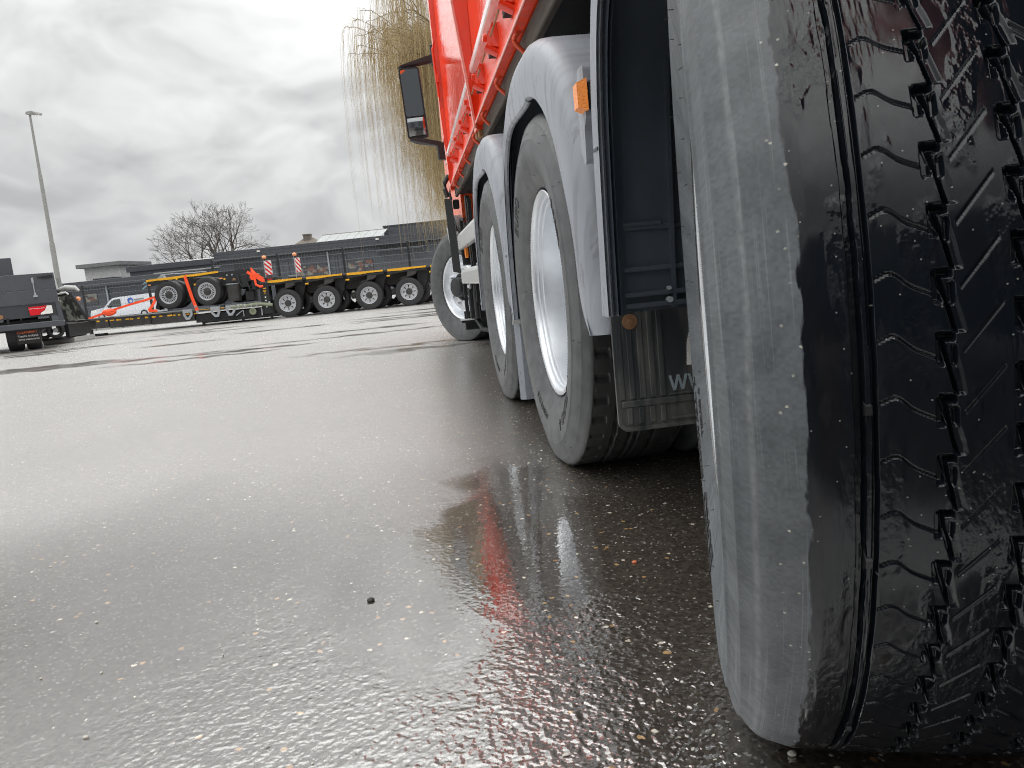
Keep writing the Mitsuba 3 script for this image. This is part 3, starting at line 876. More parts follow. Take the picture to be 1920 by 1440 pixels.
obj('mud_flap', flap(.42, 1.0, .02, .24, .60), 'm_flap', TRUCK)

# ---- side underrun guard ahead of the driven wheels
for z0, z1 in ((.845, .980), (.548, .672)):
    p = Polygon([(.448, z0), (.444, z0 + .012), (.444, z1 - .03), (.452, z1 - .008), (.462, z1), (.492, z1), (.492, z0)])
    m = trimesh.creation.extrude_polygon(p, 2.48, engine='earcut')
    v = np.array(m.vertices)
    m.vertices = np.stack([v[:, 0], v[:, 2] + 4.35, v[:, 1]], 1)
    obj('underrun_rail', m, 'm_alu', TRUCK)
for m_ in (bx(.493, .53, 6.18, 6.25, .36, 1.24, .005), bx(.493, .53, 4.52, 4.58, .40, 1.24, .005), bx(.462, .49, 6.60, 6.66, .97, 1.10, .004)):
    obj('rail_bracket', m_, 'm_black', TRUCK)
obj('bracket_tube', quadbar((.512, 6.05, 1.20), (.512, 6.05, .40), .03, .03, (0, 1, 0)), 'm_black', TRUCK)
obj('bracket_strut', quadbar((.475, 6.60, 1.09), (.475, 6.25, 1.06), .02, .02), 'm_black', TRUCK)
obj('side_reflector', bx(.462, .490, 6.30, 6.37, .755, .838, .004), 'm_amber', TRUCK)
obj('side_panel', hull([(.372, 6.93, 1.30), (.435, 6.90, 1.30), (.385, 6.93, .66), (.452, 6.90, .64), (.372, 6.96, 1.30), (.435, 6.96, 1.30), (.385, 6.96, .66), (.452, 6.96, .64)]), 'm_black', TRUCK)
leg = [bx(.452, .485, 6.84, 6.875, .22, .66, .004), bx(.40, .60, 6.72, 6.86, .205, .225, .003), bx(.49, .60, 6.45, 6.52, .24, .62, .01), bx(.46, .52, 6.40, 6.46, .25, .50, .01), bx(.43, .60, 6.84, 6.87, .40, .42)]
leg += [cyl((.505, 6.20, .26), (.505, 6.20, .48), .022, 14), bx(.44, .66, 6.88, 6.92, .13, .30, .006), tube([(.52, 6.5, .24), (.55, 6.35, .16), (.62, 6.2, .15), (.70, 6.0, .22)], .022, 8)]
obj('step_frame', cat(leg), 'm_black', TRUCK)
obj('step_plate', cat(bx(.395, .53, 6.70, 6.84, .226, .234, .002), bx(.452, .486, 6.828, 6.838, .56, .64, .002)), 'm_alu', TRUCK)
obj('air_intake', cat([bx(.50, .60, 5.35 + i * .0, 5.40, 1.02 + i * .035, 1.04 + i * .035, .003) for i in range(7)]), 'm_dark_steel', TRUCK)
# ---- cab
cab = part('cab', TRUCK)
pc = [(7.10, 1.02), (7.10, 3.05), (7.35, 3.20), (8.75, 3.15), (9.12, 2.1), (9.18, .55), (8.25, .55), (8.20, .95), (7.95, 1.12), (7.55, 1.16), (7.22, 1.10)]
cm = trimesh.creation.extrude_polygon(Polygon(pc), 2.14, engine='earcut')
v = np.array(cm.vertices)
cm.vertices = np.stack([v[:, 2] + .53, v[:, 0], v[:, 1]], 1)
obj('cab_shell', cm, 'm_orange_paint', cab)
obj('cab_window', bx(.524, .53, 7.75, 8.75, 1.85, 2.65, .002), 'm_glass_dark', cab)
arch = []
for i in range(15):
    a0 = PI * (.03 + i * .0627)
    arch.append((7.43 + .64 * math.cos(a0), .52 + .64 * math.sin(a0)))
ap = np.array(arch)
obj('front_wheel_arch', trimesh.util.concatenate([hull([(x, y, z) for x in (.47, .60) for (y, z) in (ap[i], ap[i + 1], ((ap[i] - [7.43, .52]) * 1.05 + [7.43, .52]), ((ap[i + 1] - [7.43, .52]) * 1.05 + [7.43, .52]))]) for i in range(14)]), 'm_black', cab)
obj('lower_skirt', hull([(.405, 7.02, .70), (.455, 7.02, .70), (.375, 7.02, 1.06), (.455, 7.02, 1.12), (.405, 7.05, .70), (.455, 7.06, .70), (.372, 7.10, 1.06), (.455, 7.10, 1.12)]), 'm_cab_grey', cab)
obj('cable_bundle', cat(tube([(.44, 7.08, 1.52), (.40, 7.08, 1.46), (.395, 7.07, 1.40), (.41, 7.06, 1.33)], .022, 8), tube([(.45, 7.06, 1.42), (.43, 7.05, 1.36), (.44, 7.04, 1.30)], .012, 8), bx(.445, .50, 6.93, 6.99, 1.21, 1.29, .006)), 'm_black', cab)
mr = part('mirror', TRUCK)
MT = T().translate([.215, 7.70, 2.30]).rotate([0, 0, 1], -6).rotate([1, 0, 0], 7).rotate([0, 1, 0], -1.5)
obj('housing', extr(rrect(-.098, .098, -.325, .325, .03), .10, 'xz', .0), 'm_black', mr, tw=MT)
obj('mirror_frame', extr(rrect(-.098, .098, -.325, .325, .03).difference(rrect(-.086, .086, -.305, .312, .022)), .012, 'xz', -.012), 'm_black', mr, tw=MT)
obj('main_glass', extr(rrect(-.085, .085, -.115, .311, .02), .004, 'xz', -.006), 'm_mirror', mr, tw=MT)
ug, vg = np.meshgrid(np.linspace(-.083, .083, 13), np.linspace(-.296, -.131, 13))
cv = np.stack([ug, -.006 - .010 * (1 - (ug / .083) ** 2 * .5 - ((vg + .2135) / .083) ** 2 * .5), vg], -1).reshape(-1, 3)
ii, jj = np.meshgrid(np.arange(12), np.arange(12), indexing='ij')
qq = np.stack([ii * 13 + jj, ii * 13 + jj + 1, (ii + 1) * 13 + jj + 1, (ii + 1) * 13 + jj], -1).reshape(-1, 4)
obj('wide_angle_glass', (cv, qq), 'm_mirror', mr, tw=MT, smooth=True)
obj('upper_arm', hull([(.10, 7.70, 2.640), (.10, 7.78, 2.640), (.14, 7.70, 2.662), (.14, 7.78, 2.662), (.56, 7.72, 2.70), (.56, 7.80, 2.70), (.56, 7.72, 2.78), (.56, 7.80, 2.78), (.30, 7.72, 2.645)]), 'm_black', mr)
obj('lower_arm', cat(hull([(.14, 7.70, 1.965), (.14, 7.78, 1.965), (.20, 7.70, 1.985), (.26, 7.70, 1.975), (.44, 7.70, 1.93), (.44, 7.78, 1.93), (.44, 7.70, 1.885), (.44, 7.78, 1.885), (.20, 7.74, 1.93)]), bx(.40, .50, 7.70, 7.80, 1.76, 1.93, .012)), 'm_black', mr)
obj('indicator_corner', extr(Polygon([(-.082, .308), (-.025, .308), (-.082, .27)]), .002, 'xz', -.0085), 'm_orange_paint', mr, tw=MT)
obj('arm_mount', bx(.43, .56, 7.70, 7.80, 2.66, 2.84, .012), 'm_black', mr)
# ---------------------------------------------------------------- the far side of the yard
# ---- low loader with four axle lines; local x along it, y away from the camera
LT = T().translate([0, 21.5, 0]).rotate([0, 0, 1], -5.6)


def lt(dx=0, dy=0, dz=0):
    return LT @ T().translate([dx, dy, dz])


def slotted_disc(r0, r1, n, rh, wh, lh, th):
    p = Point(0, 0).buffer(r1, 24).difference(Point(0, 0).buffer(r0, 16))
    holes = [affinity.rotate(affinity.translate(sbox(-lh / 2, -wh / 2, lh / 2, wh / 2).buffer(.006, 3), rh, 0), 360. / n * i, origin=(0, 0)) for i in range(n)]
    p = p.difference(union_all(holes))
    return extr(p, th, 'xz', -th)


def small_tyre(R, W):
    pr = [(-W * .42, R * .58), (-W * .49, R * .64), (-W * .51, R * .80), (-W * .47, R * .94), (-W * .38, R * .985), (W * .38, R * .985), (W * .47, R * .94), (W * .51, R * .80), (W * .49, R * .64), (W * .42, R * .58)]
    m, _ = lathe(pr, 48)
    v = np.array(m.vertices)
    d = np.zeros(len(v))
    m.vertices = np.stack([v[:, 1], -v[:, 0], v[:, 2]], 1)   # axle along y, outer side towards -y
    return m


def ring_disc(prof, seg=48):
    m, _ = lathe(prof, seg)
    v = np.array(m.vertices)
    m.vertices = np.stack([v[:, 1], v[:, 0], v[:, 2]], 1)
    return m


LO = thing('low_loader_trailer', 'black low loader trailer with four axle lines and yellow deck edge behind the yard', 'trailer')
ty = small_tyre(.395, .24)
ty.vertices[:, 2] = np.maximum(ty.vertices[:, 2], -.392)
LO_T = mikit.ply(ty, 'm_far_tyre', smooth=40)
LO_R = mikit.ply(cat(ring_disc([(.10, .228), (.125, .236), (.128, .228), (.10, .215), (.06, .205), (.05, .19)]), slotted_disc(.08, .20, 8, .160, .020, .026, .012).apply_translation((0, -.052, 0))), 'm_rim_far', smooth=35)
LO_H = mikit.ply(cat(ring_disc([(.05, .095), (.10, .085), (.125, .07), (.13, .001)], 24), [cyl((math.cos(t) * .125, -.064, math.sin(t) * .125), (math.cos(t) * .125, -.082, math.sin(t) * .125), .013, 6) for t in np.arange(8) * PI / 4]), 'm_dark_steel')
BACK = mikit.ply(ring_disc([(.03, .20), (.03, .001)], 24), 'm_black_dull')
for u in (-3.46, -2.38, -1.20, -.09):
    for i, (dx, dy) in enumerate(((0, 0), (.16, .52), (.30, 1.9), (.44, 2.4))):
        wk = part('wheel', LO)
        tw = lt(u + dx, .125 + dy, .395)
        obj('tyre', None, None, wk, tw=tw, shape=LO_T)
        if i == 0:
            obj('rim', None, None, wk, tw=tw, shape=LO_R)
            obj('hub', None, None, wk, tw=tw, shape=LO_H)
            obj('wheel_back', None, None, wk, tw=tw, shape=BACK)
    pk = cat(hull([(u - .02, .02, .80), (u + .22, .02, .86), (u + .30, .02, .98), (u + .02, .02, .98), (u - .02, .5, .80), (u + .22, .5, .86), (u + .30, .5, .98), (u + .02, .5, .98)]), hull([(u - .25, .10, .74), (u - .18, .10, .80), (u + .12, .10, .88), (u + .16, .10, .82), (u - .25, .4, .74), (u + .16, .4, .82), (u - .18, .4, .80), (u + .12, .4, .88)]))
    obj('axle_arm', pk, 'm_dark_steel', LO, tw=LT)
    obj('brake_box', cat(bx(u - .52, u - .34, .18, .40, .34, .52, .02), cyl((u - .43, .178, .43), (u - .43, .150, .43), .045, 14)), 'm_black', LO, tw=LT)
for u in (-2.93, -1.81, -.68, .5):
    obj('cross_plate', hull([(u - .30, .30, 1.0), (u + .02, .30, 1.0), (u - .42, .30, .42), (u - .20, .30, .42), (u - .30, .5, 1.0), (u + .02, .5, 1.0), (u - .42, .5, .42), (u - .20, .5, .42)]), 'm_black', LO, tw=LT)
    obj('reflector', bx(u + .02, u + .12, -.004, .0, .86, .90), 'm_yellow', LO, tw=LT)
deck = cat(bx(-3.96, 1.2, .01, 2.55, 1.00, 1.065, .01), bx(-3.9, 1.2, .6, 1.9, .62, 1.0))
obj('deck', deck, 'm_dark_steel', LO, tw=LT)
for u0, u1 in ((-3.92, -2.98), (-2.86, -1.87), (-1.74, -.74), (-.62, .45), (.57, 1.2)):
    um = (u0 + u1) / 2
    p = Polygon([(u0, 1.00), (u0, 1.062), (u1, 1.062), (u1, 1.015), (u0 + .62 * (u1 - u0), 1.012), (u0 + .36 * (u1 - u0), .990)])
    obj('yellow_edge', extr(p, .012, 'xz', -.006), 'm_yellow', LO, tw=LT)
    p = Polygon([(u0, 1.0), (u1, 1.0), (u1 + .02, .94), (u0 + .5 * (u1 - u0), .955), (u0 + .2 * (u1 - u0), .93), (u0 - .03, .90)])
    obj('deck_skirt', extr(p, .02, 'xz', .008), 'm_black', LO, tw=LT)
obj('front_plate', cat(bx(-4.12, -3.92, -.02, .3, .16, 1.02, .01), bx(-4.16, -4.12, -.02, .02, .2, .96, .005)), 'm_black', LO, tw=LT)
for i, z in enumerate((.86, .79, .73, .62, .53, .45, .36)):
    obj('marker_dot', cyl((-4.03 + (.07 if i in (1,) else 0), -.021, z), (-4.03 + (.07 if i in (1,) else 0), -.028, z), .020 if i > 2 else .016, 10) if i > 1 else bx(-4.07, -3.99, -.027, -.021, z - .015, z + .015), 'm_white_plain' if i > 2 else 'm_yellow', LO, tw=LT)
obj('side_lamp', bx(.62, .69, -.012, .0, .86, .98, .004), 'm_amber_front', LO, tw=LT)
# warning boards with beacons
for u, wd in ((-3.93, .19), (-3.10, .15)):
    wb = part('warning_board', LO)
    tw = lt(u, .3, 0) @ T().rotate([0, 0, 1], 0 if wd > .16 else 35)
    obj('board', bx(-wd / 2, wd / 2, 0, .012, 1.22, 1.62, .004), 'm_white_plain', wb, tw=tw)
    st = []
    rect = sbox(-wd / 2 + .003, 1.224, wd / 2 - .003, 1.616)
    for i in range(-1, 5):
        s_ = Polygon([(-wd / 2, 1.22 + i * .13 + .16), (-wd / 2, 1.22 + i * .13 + .225), (wd / 2, 1.22 + i * .13 + .035), (wd / 2, 1.22 + i * .13 - .03)]).intersection(rect)
        if s_.area > 1e-5:
            obj('red_stripe', extr(s_, .002, 'xz', -.003), 'm_red_plain', wb, tw=tw)
    obj('pole', cyl((-wd / 2 - .012, .01, 1.06), (-wd / 2 - .012, .01, 1.66), .014, 10), 'm_galv', wb, tw=tw)
    bc = trimesh.creation.icosphere(2, .062)
    bc.apply_scale((1, 1, .85))
    bc.apply_translation((-wd / 2 + .01, .01, 1.715))
    obj('beacon', cat(bc), 'm_amber_front', wb, smooth=True, tw=tw)
    obj('beacon_foot', cyl((-wd / 2 + .01, .01, 1.63), (-wd / 2 + .01, .01, 1.67), .03, 12), 'm_black', wb, tw=tw)
obj('toolbox', cat(bx(-4.05, -3.70, .2, .7, 1.066, 1.16, .01), bx(-3.42, -3.1, .25, .6, 1.066, 1.12, .01)), 'm_dark_steel', LO, tw=LT)
obj('toolbox_sign', extr(rrect(-3.98, -3.84, 1.085, 1.115, .005), .002, 'xz', .197), 'm_red_plain', LO, tw=LT)
obj('board_rest', cat(bx(-3.4, -3.1, .28, .32, 1.13, 1.16), bx(-4.3, -4.1, .3, .34, 1.13, 1.16)), 'm_galv', LO, tw=LT)

# ---- the flat bed in front of it, carrying a two-axle bogie
BD = thing('flat_bed_section', 'long low black flat bed section with worn yellow marks, lying left of the axle lines', 'trailer')
obj('bed_top', hull([(x, y, z) for x, zz in ((-9.75, .50), (-4.35, .42)) for y in (-.02, 2.5) for z in (zz - .03, zz)]), 'm_dark_steel', BD, tw=LT)
for u0, u1 in ((-9.72, -8.40), (-8.38, -7.25), (-7.23, -6.05)):
    o = .52 - (u0 + 9.75) * .0148
    obj('side_beam', bx(u0, u1, 0, .25, o - .31, o - .06, .012), 'm_dark_steel', BD, tw=LT)
obj('lower_box', cat(bx(-6.03, -4.1, .04, 2.3, .13, .34, .01), bx(-6.03, -3.6, .02, .2, .10, .15, .01)), 'm_black_dull', BD, tw=LT)
rs = random.Random(11)
for i in range(17):
    u = -9.05 + i * .185 + rs.uniform(-.05, .05)
    z = .43 - (u + 9.75) * .015
    obj('yellow_mark', bx(u, u + rs.uniform(.05, .13), -.006, .0, z - .028, z + rs.uniform(.0, .02)), 'm_yellow', BD, tw=LT)
for u0, u1 in ((-6.02, -5.55), (-5.35, -5.2), (-4.95, -4.62)):
    obj('yellow_strip', bx(u0, u1, -.008, .0, .415, .455), 'm_yellow', BD, tw=LT)
for i in range(12):
    u = -8.9 + i * .26
    obj('stake_pocket', bx(u, u + .13, -.012, .0, .43 - (u + 9.75) * .012, .47 - (u + 9.75) * .012 + .01), 'm_dark_steel', BD, tw=LT)
for u, s_ in ((-9.28, -1), (-6.20, 1), (-5.44, -1), (-5.02, 1)):
    p = Polygon([(-.13, .10), (.13, .10), (.13, -.05), (.07, -.19), (-.03, -.19), (-.13, -.06)]).difference(Polygon([(-.07, .0), (.07, .0), (.07, -.04), (.035, -.12), (-.01, -.12), (-.07, -.04)]))
    p = affinity.translate(affinity.scale(p, -s_, 1, origin=(0, 0)), u, .40)
    obj('outrigger', extr(p, .03, 'xz', -.05), 'm_galv', BD, tw=LT)
obj('hose', tube([(-5.0, -.03, .44), (-4.6, -.04, .44), (-4.3, -.05, .46), (-4.15, -.06, .45), (-4.0, -.06, .42), (-3.86, -.05, .40)], .045, 10), 'm_hose', BD, tw=LT)
obj('hose_clamp', cat([cyl((x, -.035, .44), (x + .03, -.035, .44), .058, 12) for x in (-4.8, -4.62, -4.45, -4.3, -3.95)]), 'm_galv', BD, tw=LT)
obj('guide_wheel', ring_disc([(.0, .075), (.05, .095), (.06, .06), (.03, .04), (.05, .001)], 20).apply_translation((-4.42, .0, .27)), 'm_hose', BD, tw=LT)
obj('brace', cat(quadbar((-4.9, -.01, .20), (-4.7, -.01, .33), .03, .02), bx(-4.7, -4.68, -.02, 0, .16, .33), bx(-4.2, -4.17, -.02, 0, .14, .34)), 'm_galv', BD, tw=LT)
obj('ground_rail', cat(bx(-5.9, -3.6, .1, .16, .07, .13), bx(-9.3, -8.7, .2, .5, .0, .06, .01), [bx(x, x + .05, .1, .2, 0, .2) for x in (-9.2, -9.0, -5.9, -4.8, -4.0)]), 'm_black', BD, tw=LT)
obj('tie_down_plate', cat(bx(-5.05, -4.75, .1, .4, .44, .50, .01), bx(-4.35, -4.15, .05, .3, .44, .48, .01)), 'm_white_plain', BD, tw=LT)

BG = thing('wheel_bogie', 'two-axle wheel bogie with yellow top edge strapped down on the flat bed', 'trailer bogie')
ty2 = small_tyre(.392, .27)
BG_T = mikit.ply(ty2, 'm_far_tyre', smooth=40)
BG_R = mikit.ply(cat(ring_disc([(.11, .235), (.137, .242), (.140, .232), (.11, .222), (.09, .216)]), slotted_disc(.10, .222, 22, .172, .014, .052, .012).apply_translation((0, -.085, 0))), 'm_rim_far', smooth=35)
BG_H = mikit.ply(cat(ring_disc([(.085, .11), (.11, .10), (.13, .085), (.155, .07), (.16, .001)], 24), [cyl((math.cos(t) * .118, -.098, math.sin(t) * .118), (math.cos(t) * .118, -.118, math.sin(t) * .118), .010, 6) for t in np.arange(10) * PI / 5]), 'm_dark_steel')
for u in (-6.66, -5.61):
    for i, (dx, dy) in enumerate(((0, 0), (.06, .36), (.28, 1.75), (.34, 2.1))):
        wk = part('wheel', BG)
        z = .935 - (u + 6.66) * .005
        tw = lt(u + dx, .14 + dy, z)
        obj('tyre', None, None, wk, tw=tw, shape=BG_T)
        if i == 0:
            obj('rim', None, None, wk, tw=tw, shape=BG_R)
            obj('hub', None, None, wk, tw=tw, shape=BG_H)
            obj('wheel_back', None, None, wk, tw=lt(u, .15, z), shape=BACK)
    obj('fender_flap', hull([(u - .45, .1, .60), (u - .36, .1, .82), (u - .33, .1, .82), (u - .33, .1, .55), (u - .45, .4, .60), (u - .36, .4, .82), (u - .33, .4, .82), (u - .33, .4, .55)]), 'm_black_dull', BG, tw=LT)
top = Polygon([(-7.20, 1.335), (-7.20, 1.395), (-5.22, 1.455), (-5.22, 1.405), (-5.45, 1.395), (-5.8, 1.372), (-6.1, 1.378), (-6.5, 1.345), (-6.9, 1.352)])
obj('yellow_edge', extr(top, .014, 'xz', -.008), 'm_yellow', BG, tw=LT)
obj('frame', cat(extr(Polygon([(-7.20, 1.20), (-7.20, 1.34), (-5.20, 1.42), (-4.35, 1.44), (-4.35, 1.10), (-5.05, 1.12), (-5.2, 1.28), (-5.6, 1.36), (-6.1, 1.30), (-6.6, 1.33), (-7.0, 1.22)]), .03, 'xz', .01), bx(-7.1, -4.4, .7, 1.8, .92, 1.36, .02), bx(-6.3, -6.0, .3, .6, .70, 1.2), bx(-5.25, -4.3, .2, 2.0, 1.02, 1.44, .02)), 'm_black', BG, tw=LT)
obj('deck_bar', cat(tube([(-6.95, .2, 1.40), (-6.85, .2, 1.50), (-6.75, .2, 1.505), (-5.6, .2, 1.475)], .014, 6), hull([(-7.0, .15, 1.39), (-6.75, .15, 1.40), (-6.85, .15, 1.49), (-6.80, .15, 1.50), (-7.0, .3, 1.39), (-6.75, .3, 1.40), (-6.85, .3, 1.49), (-6.80, .3, 1.50)])), 'm_galv', BG, tw=LT)
obj('coupling', cat(tube([(-7.20, .1, 1.31), (-7.30, .1, 1.32), (-7.33, .1, 1.29)], .02, 8), tube([(-7.18, .1, 1.24), (-7.28, .1, 1.22), (-7.36, .1, 1.16)], .024, 8)), 'm_blue_grey', BG, tw=LT)
obj('drum', cat(cyl((-4.92, .15, .60), (-4.90, .15, 1.06), .17, 20, .20)), 'm_dark_steel', BG, tw=LT)
obj('drum_lid', cyl((-4.90, .15, 1.06), (-4.90, .15, 1.085), .205, 20), 'm_galv', BG, tw=LT)
obj('valve_block', cat(bx(-4.65, -4.45, .0, .3, .95, 1.3, .02), bx(-4.40, -4.25, .05, .3, .85, 1.2, .02), bx(-4.62, -4.35, .1, .4, .55, .85, .03), tube([(-4.72, 0, 1.3), (-4.68, -.03, 1.1), (-4.62, -.02, .95)], .018, 6), tube([(-4.5, 0, 1.1), (-4.42, -.03, .9), (-4.5, -.02, .7)], .015, 6)), 'm_black', BG, tw=LT)
obj('red_motor', cat(cyl((-4.82, .05, 1.16), (-4.82, .05, 1.22), .06, 12), bx(-4.35, -4.18, .1, .3, 1.12, 1.30, .02)), 'm_rust', BG, tw=LT)
for x in (-7.13, -5.17):
    obj('marker_lamp', bx(x - .04, x + .04, -.004, .012, 1.235, 1.265), 'm_amber_front', BG, tw=LT)
for x, z in ((-6.37, 1.345), (-5.08, 1.22), (-5.9, 1.15)):
    obj('reflector', bx(x - .025, x + .025, -.01, .009, z - .02, z + .02), 'm_yellow', BG, tw=LT)
for x in (-5.0, -4.86):
    obj('shackle', cyl((x, -.0, 1.32), (x, .02, 1.32), .022, 10), 'm_galv', BG, tw=LT)


# ---- orange straps
def ribbon(pts, w, nrm=(0, -1, 0), th=.006):
    out = []
    for a, b in zip(pts[:-1], pts[1:]):
        out.append(quadbar(a, b, w, th, up=nrm))
    return cat(out)


k = thing('ratchet_strap', 'orange ratchet strap running straight down between the two bogie wheels', 'strap')
obj('strap_webbing', ribbon([(-6.20, .3, 1.42), (-6.13, -.022, 1.395), (-6.02, -.03, .80), (-5.93, -.03, .44)], .085), 'm_strap', k, tw=LT)
obj('strap_hook', cat(bx(-5.97, -5.90, -.035, -.02, .36, .44, .004), cyl((-5.955, -.03, .55), (-5.955, -.045, .55), .03, 10)), 'm_galv', k, tw=LT)
k = thing('ratchet_strap', 'long slack orange strap slanting from the left bogie wheel down to the bed', 'strap')
obj('strap_webbing', ribbon([(-7.02, .10, .93), (-7.3, .02, .86), (-7.9, -.02, .745), (-8.5, -.03, .60), (-8.85, -.03, .515), (-8.93, -.035, .49), (-8.94, -.035, .36)], .058), 'm_strap', k, tw=LT)
obj('strap_tail', ribbon([(-7.03, .10, .92), (-7.12, .02, .72), (-7.26, .0, .56), (-7.02, -.01, .54)], .075), 'm_strap', k, tw=LT)
lump = trimesh.creation.icosphere(3, .13)
v = np.array(lump.vertices)
v *= (1 + .5 * (meshkit.fbm(v * 12 + 3, 3, 2)[:, None] - .5)) * [1.45, .8, .75]
lump.vertices = v + [-8.33, .0, .62]
obj('bundled_webbing', lump, 'm_strap', k, smooth=50, tw=LT)
k = thing('ratchet_strap', 'crossed orange straps hanging at the front of the four-axle trailer', 'strap')
obj('strap_webbing', cat(ribbon([(-4.55, .05, 1.42), (-4.3, -.04, 1.26), (-4.02, -.06, 1.06)], .075), ribbon([(-4.36, .05, 1.44), (-4.22, -.05, 1.28), (-4.02, -.06, 1.12), (-4.02, -.06, 1.04)], .085)), 'm_strap', k, tw=LT)
obj('strap_loop', tube([(-4.25, -.06, 1.18), (-4.22, -.08, .98), (-4.12, -.08, .92), (-4.04, -.06, .93)], .032, 8), 'm_strap', k, tw=LT)
obj('strap_reel', cyl((-4.29, -.01, 1.20), (-4.29, -.05, 1.20), .085, 18), 'm_strap', k, tw=LT)

# ---- folded ramp standing on the bed's left end
RP = thing('loading_ramp', 'folded worn checker-plate loading ramp standing upright on the bed behind the left truck', 'ramp')
tw = T().translate([-8.42, 20.3, 0]).rotate([0, 0, 1], -5)
ph = [(-.27, 0, 1.12), (.10, 0, 1.15), (.33, 0, .52), (-.12, 0, .50)]
obj('plate', hull([(x, y + d - (z - .5) * .25, z) for x, y, z in ph for d in (0, .05)]), 'm_worn_plate', RP, tw=tw)
obj('frame', cat(quadbar((-.29, -.17, 1.14), (-.14, 0, .48), .05, .06), quadbar((.12, -.17, 1.17), (.35, 0, .50), .05, .06), quadbar((-.29, -.16, 1.14), (.12, -.16, 1.17), .05, .05)), 'm_black', RP, tw=tw)
obj('top_tube', cat(tube([(-.26, -.2, 1.10), (-.22, -.22, 1.17), (.06, -.22, 1.20), (.10, -.2, 1.14)], .022, 8), tube([(-.15, -.18, 1.10), (-.15, -.22, 1.03), (-.1, -.22, 1.0)], .014, 6)), 'm_white_plain', RP, tw=tw)
obj('rolled_cover', cat(tube([(-.30, .1, 1.28), (-.1, .1, 1.33), (.12, .12, 1.30), (.20, .14, 1.22)], [.04, .065, .06, .03], 12)), 'm_pale_wall', RP, smooth=50, tw=tw)
obj('support_arm', cat(hull([(-.40, .1, 1.2), (-.33, .1, 1.2), (-.10, .1, .5), (-.22, .1, .5), (-.40, .3, 1.2), (-.10, .3, .5)]), tube([(-.38, .0, 1.24), (-.30, .0, 1.28), (-.2, .0, 1.22)], .03, 8)), 'm_black_dull', RP, tw=tw)
be = trimesh.creation.icosphere(2, .055)
be.apply_translation((.27, -.1, 1.02))
obj('beacon', be, 'm_amber_front', RP, smooth=True, tw=tw)
obj('bed_end', cat(bx(-.5, .45, -.05, 1.2, .44, .50, .01), bx(-.45, .3, -.02, .5, .24, .44, .02)), 'm_dark_steel', RP, tw=tw)

# ---- dark truck at the left edge, seen from behind
LK = thing('parked_truck', 'dark grey truck body seen from behind at the left edge, red and white tail lamp', 'truck')
KT = T().translate([-7.27, 16.6, 0]).rotate([0, 0, 1], math.degrees(.41))
obj('tailgate', bx(-2.4, .16, 0, .06, 1.20, 1.52, .006), 'm_anthracite', LK, tw=KT)
obj('lower_panel', bx(-2.4, .165, -.008, .05, .925, 1.196, .006), 'm_anthracite', LK, tw=KT)
obj('body_side', bx(.10, .155, .07, 4.2, .62, 1.50, .006), 'm_anthracite', LK, tw=KT)
obj('body_roof', bx(-2.4, .10, .07, 4.2, 1.42, 1.49), 'm_anthracite', LK, tw=KT)
obj('corner_post', hull([(.10, -.004, .93), (.175, -.004, .93), (.11, -.004, .53), (.205, -.004, .53), (.10, .06, .93), (.175, .06, .93), (.11, .06, .53), (.205, .06, .53)]), 'm_anthracite', LK, tw=KT)
obj('lamp_recess', bx(-2.4, .10, .02, .06, .66, .92), 'm_cladding_dark', LK, tw=KT)
obj('bumper_bar', bx(-2.4, .20, -.06, .04, .440, .555, .012), 'm_anthracite', LK, tw=KT)
obj('headboard', bx(-2.0, -.53, .3, .36, 1.49, 1.88, .006), 'm_anthracite', LK, tw=KT)
obj('latch', cat(bx(-.245, -.205, -.02, .0, 1.34, 1.44, .004), cyl((-.222, -.012, 1.10), (-.222, -.012, 1.34), .009, 8), bx(-.26, -.18, -.05, .0, 1.055, 1.085, .004), bx(-.24, -.20, -.03, .0, 1.085, 1.14, .004)), 'm_galv', LK, tw=KT)
obj('handle', hull([(-.14, -.03, 1.445), (.12, -.03, 1.475), (.13, -.03, 1.43), (-.02, -.03, 1.415), (-.14, -.0, 1.445), (.12, 0, 1.475), (.13, 0, 1.43), (-.02, 0, 1.415)]), 'm_black', LK, tw=KT)
tl = part('tail_lamp', LK)
obj('red_lens', extr(Polygon([(-.385, .865), (-.06, .872), (-.11, .78), (-.19, .735), (-.20, .70), (-.365, .698)]), .035, 'xz', -.035), 'm_tail_red', tl, tw=KT)
obj('white_lens', extr(Polygon([(-.058, .872), (.015, .870), (.03, .855), (.03, .72), (.015, .708), (-.188, .70), (-.182, .733), (-.105, .778)]), .035, 'xz', -.035), 'm_white_plain', tl, tw=KT)
obj('lens_band', bx(-.375, -.10, -.038, -.0355, .825, .831), 'm_white_plain', tl, tw=KT)
obj('round_lamp', cyl((-.865, -.03, .72), (-.865, .0, .72), .045, 20), 'm_rust', LK, tw=KT)
obj('under_frame', cat(bx(-2.0, -.05, .25, 3.5, .40, .62), bx(-.78, -.74, .0, .1, .55, .68), bx(-.05, -.01, .05, .1, .55, .66)), 'm_black_dull', LK, tw=KT)
fl = obj('mud_flap', bx(-.68, -.270, .30, .312, .14, .46, .003), 'm_black', LK, tw=KT)
obj('flap_text_line', text_xz('CLEANMAT', .048, (-.665, .2985, .355), .001), 'm_orange_text', fl, tw=KT, label='orange lettering')
obj('flap_text_line', text_xz('Trucks Holland', .036, (-.655, .2985, .283), .001), 'm_white_text', fl, tw=KT)
obj('flap_text_line', text_xz('www.cleanmat.nl', .032, (-.650, .2985, .218), .001), 'm_white_text', fl, tw=KT)
tt_ = small_tyre(.40, .28)
v = np.array(tt_.vertices)
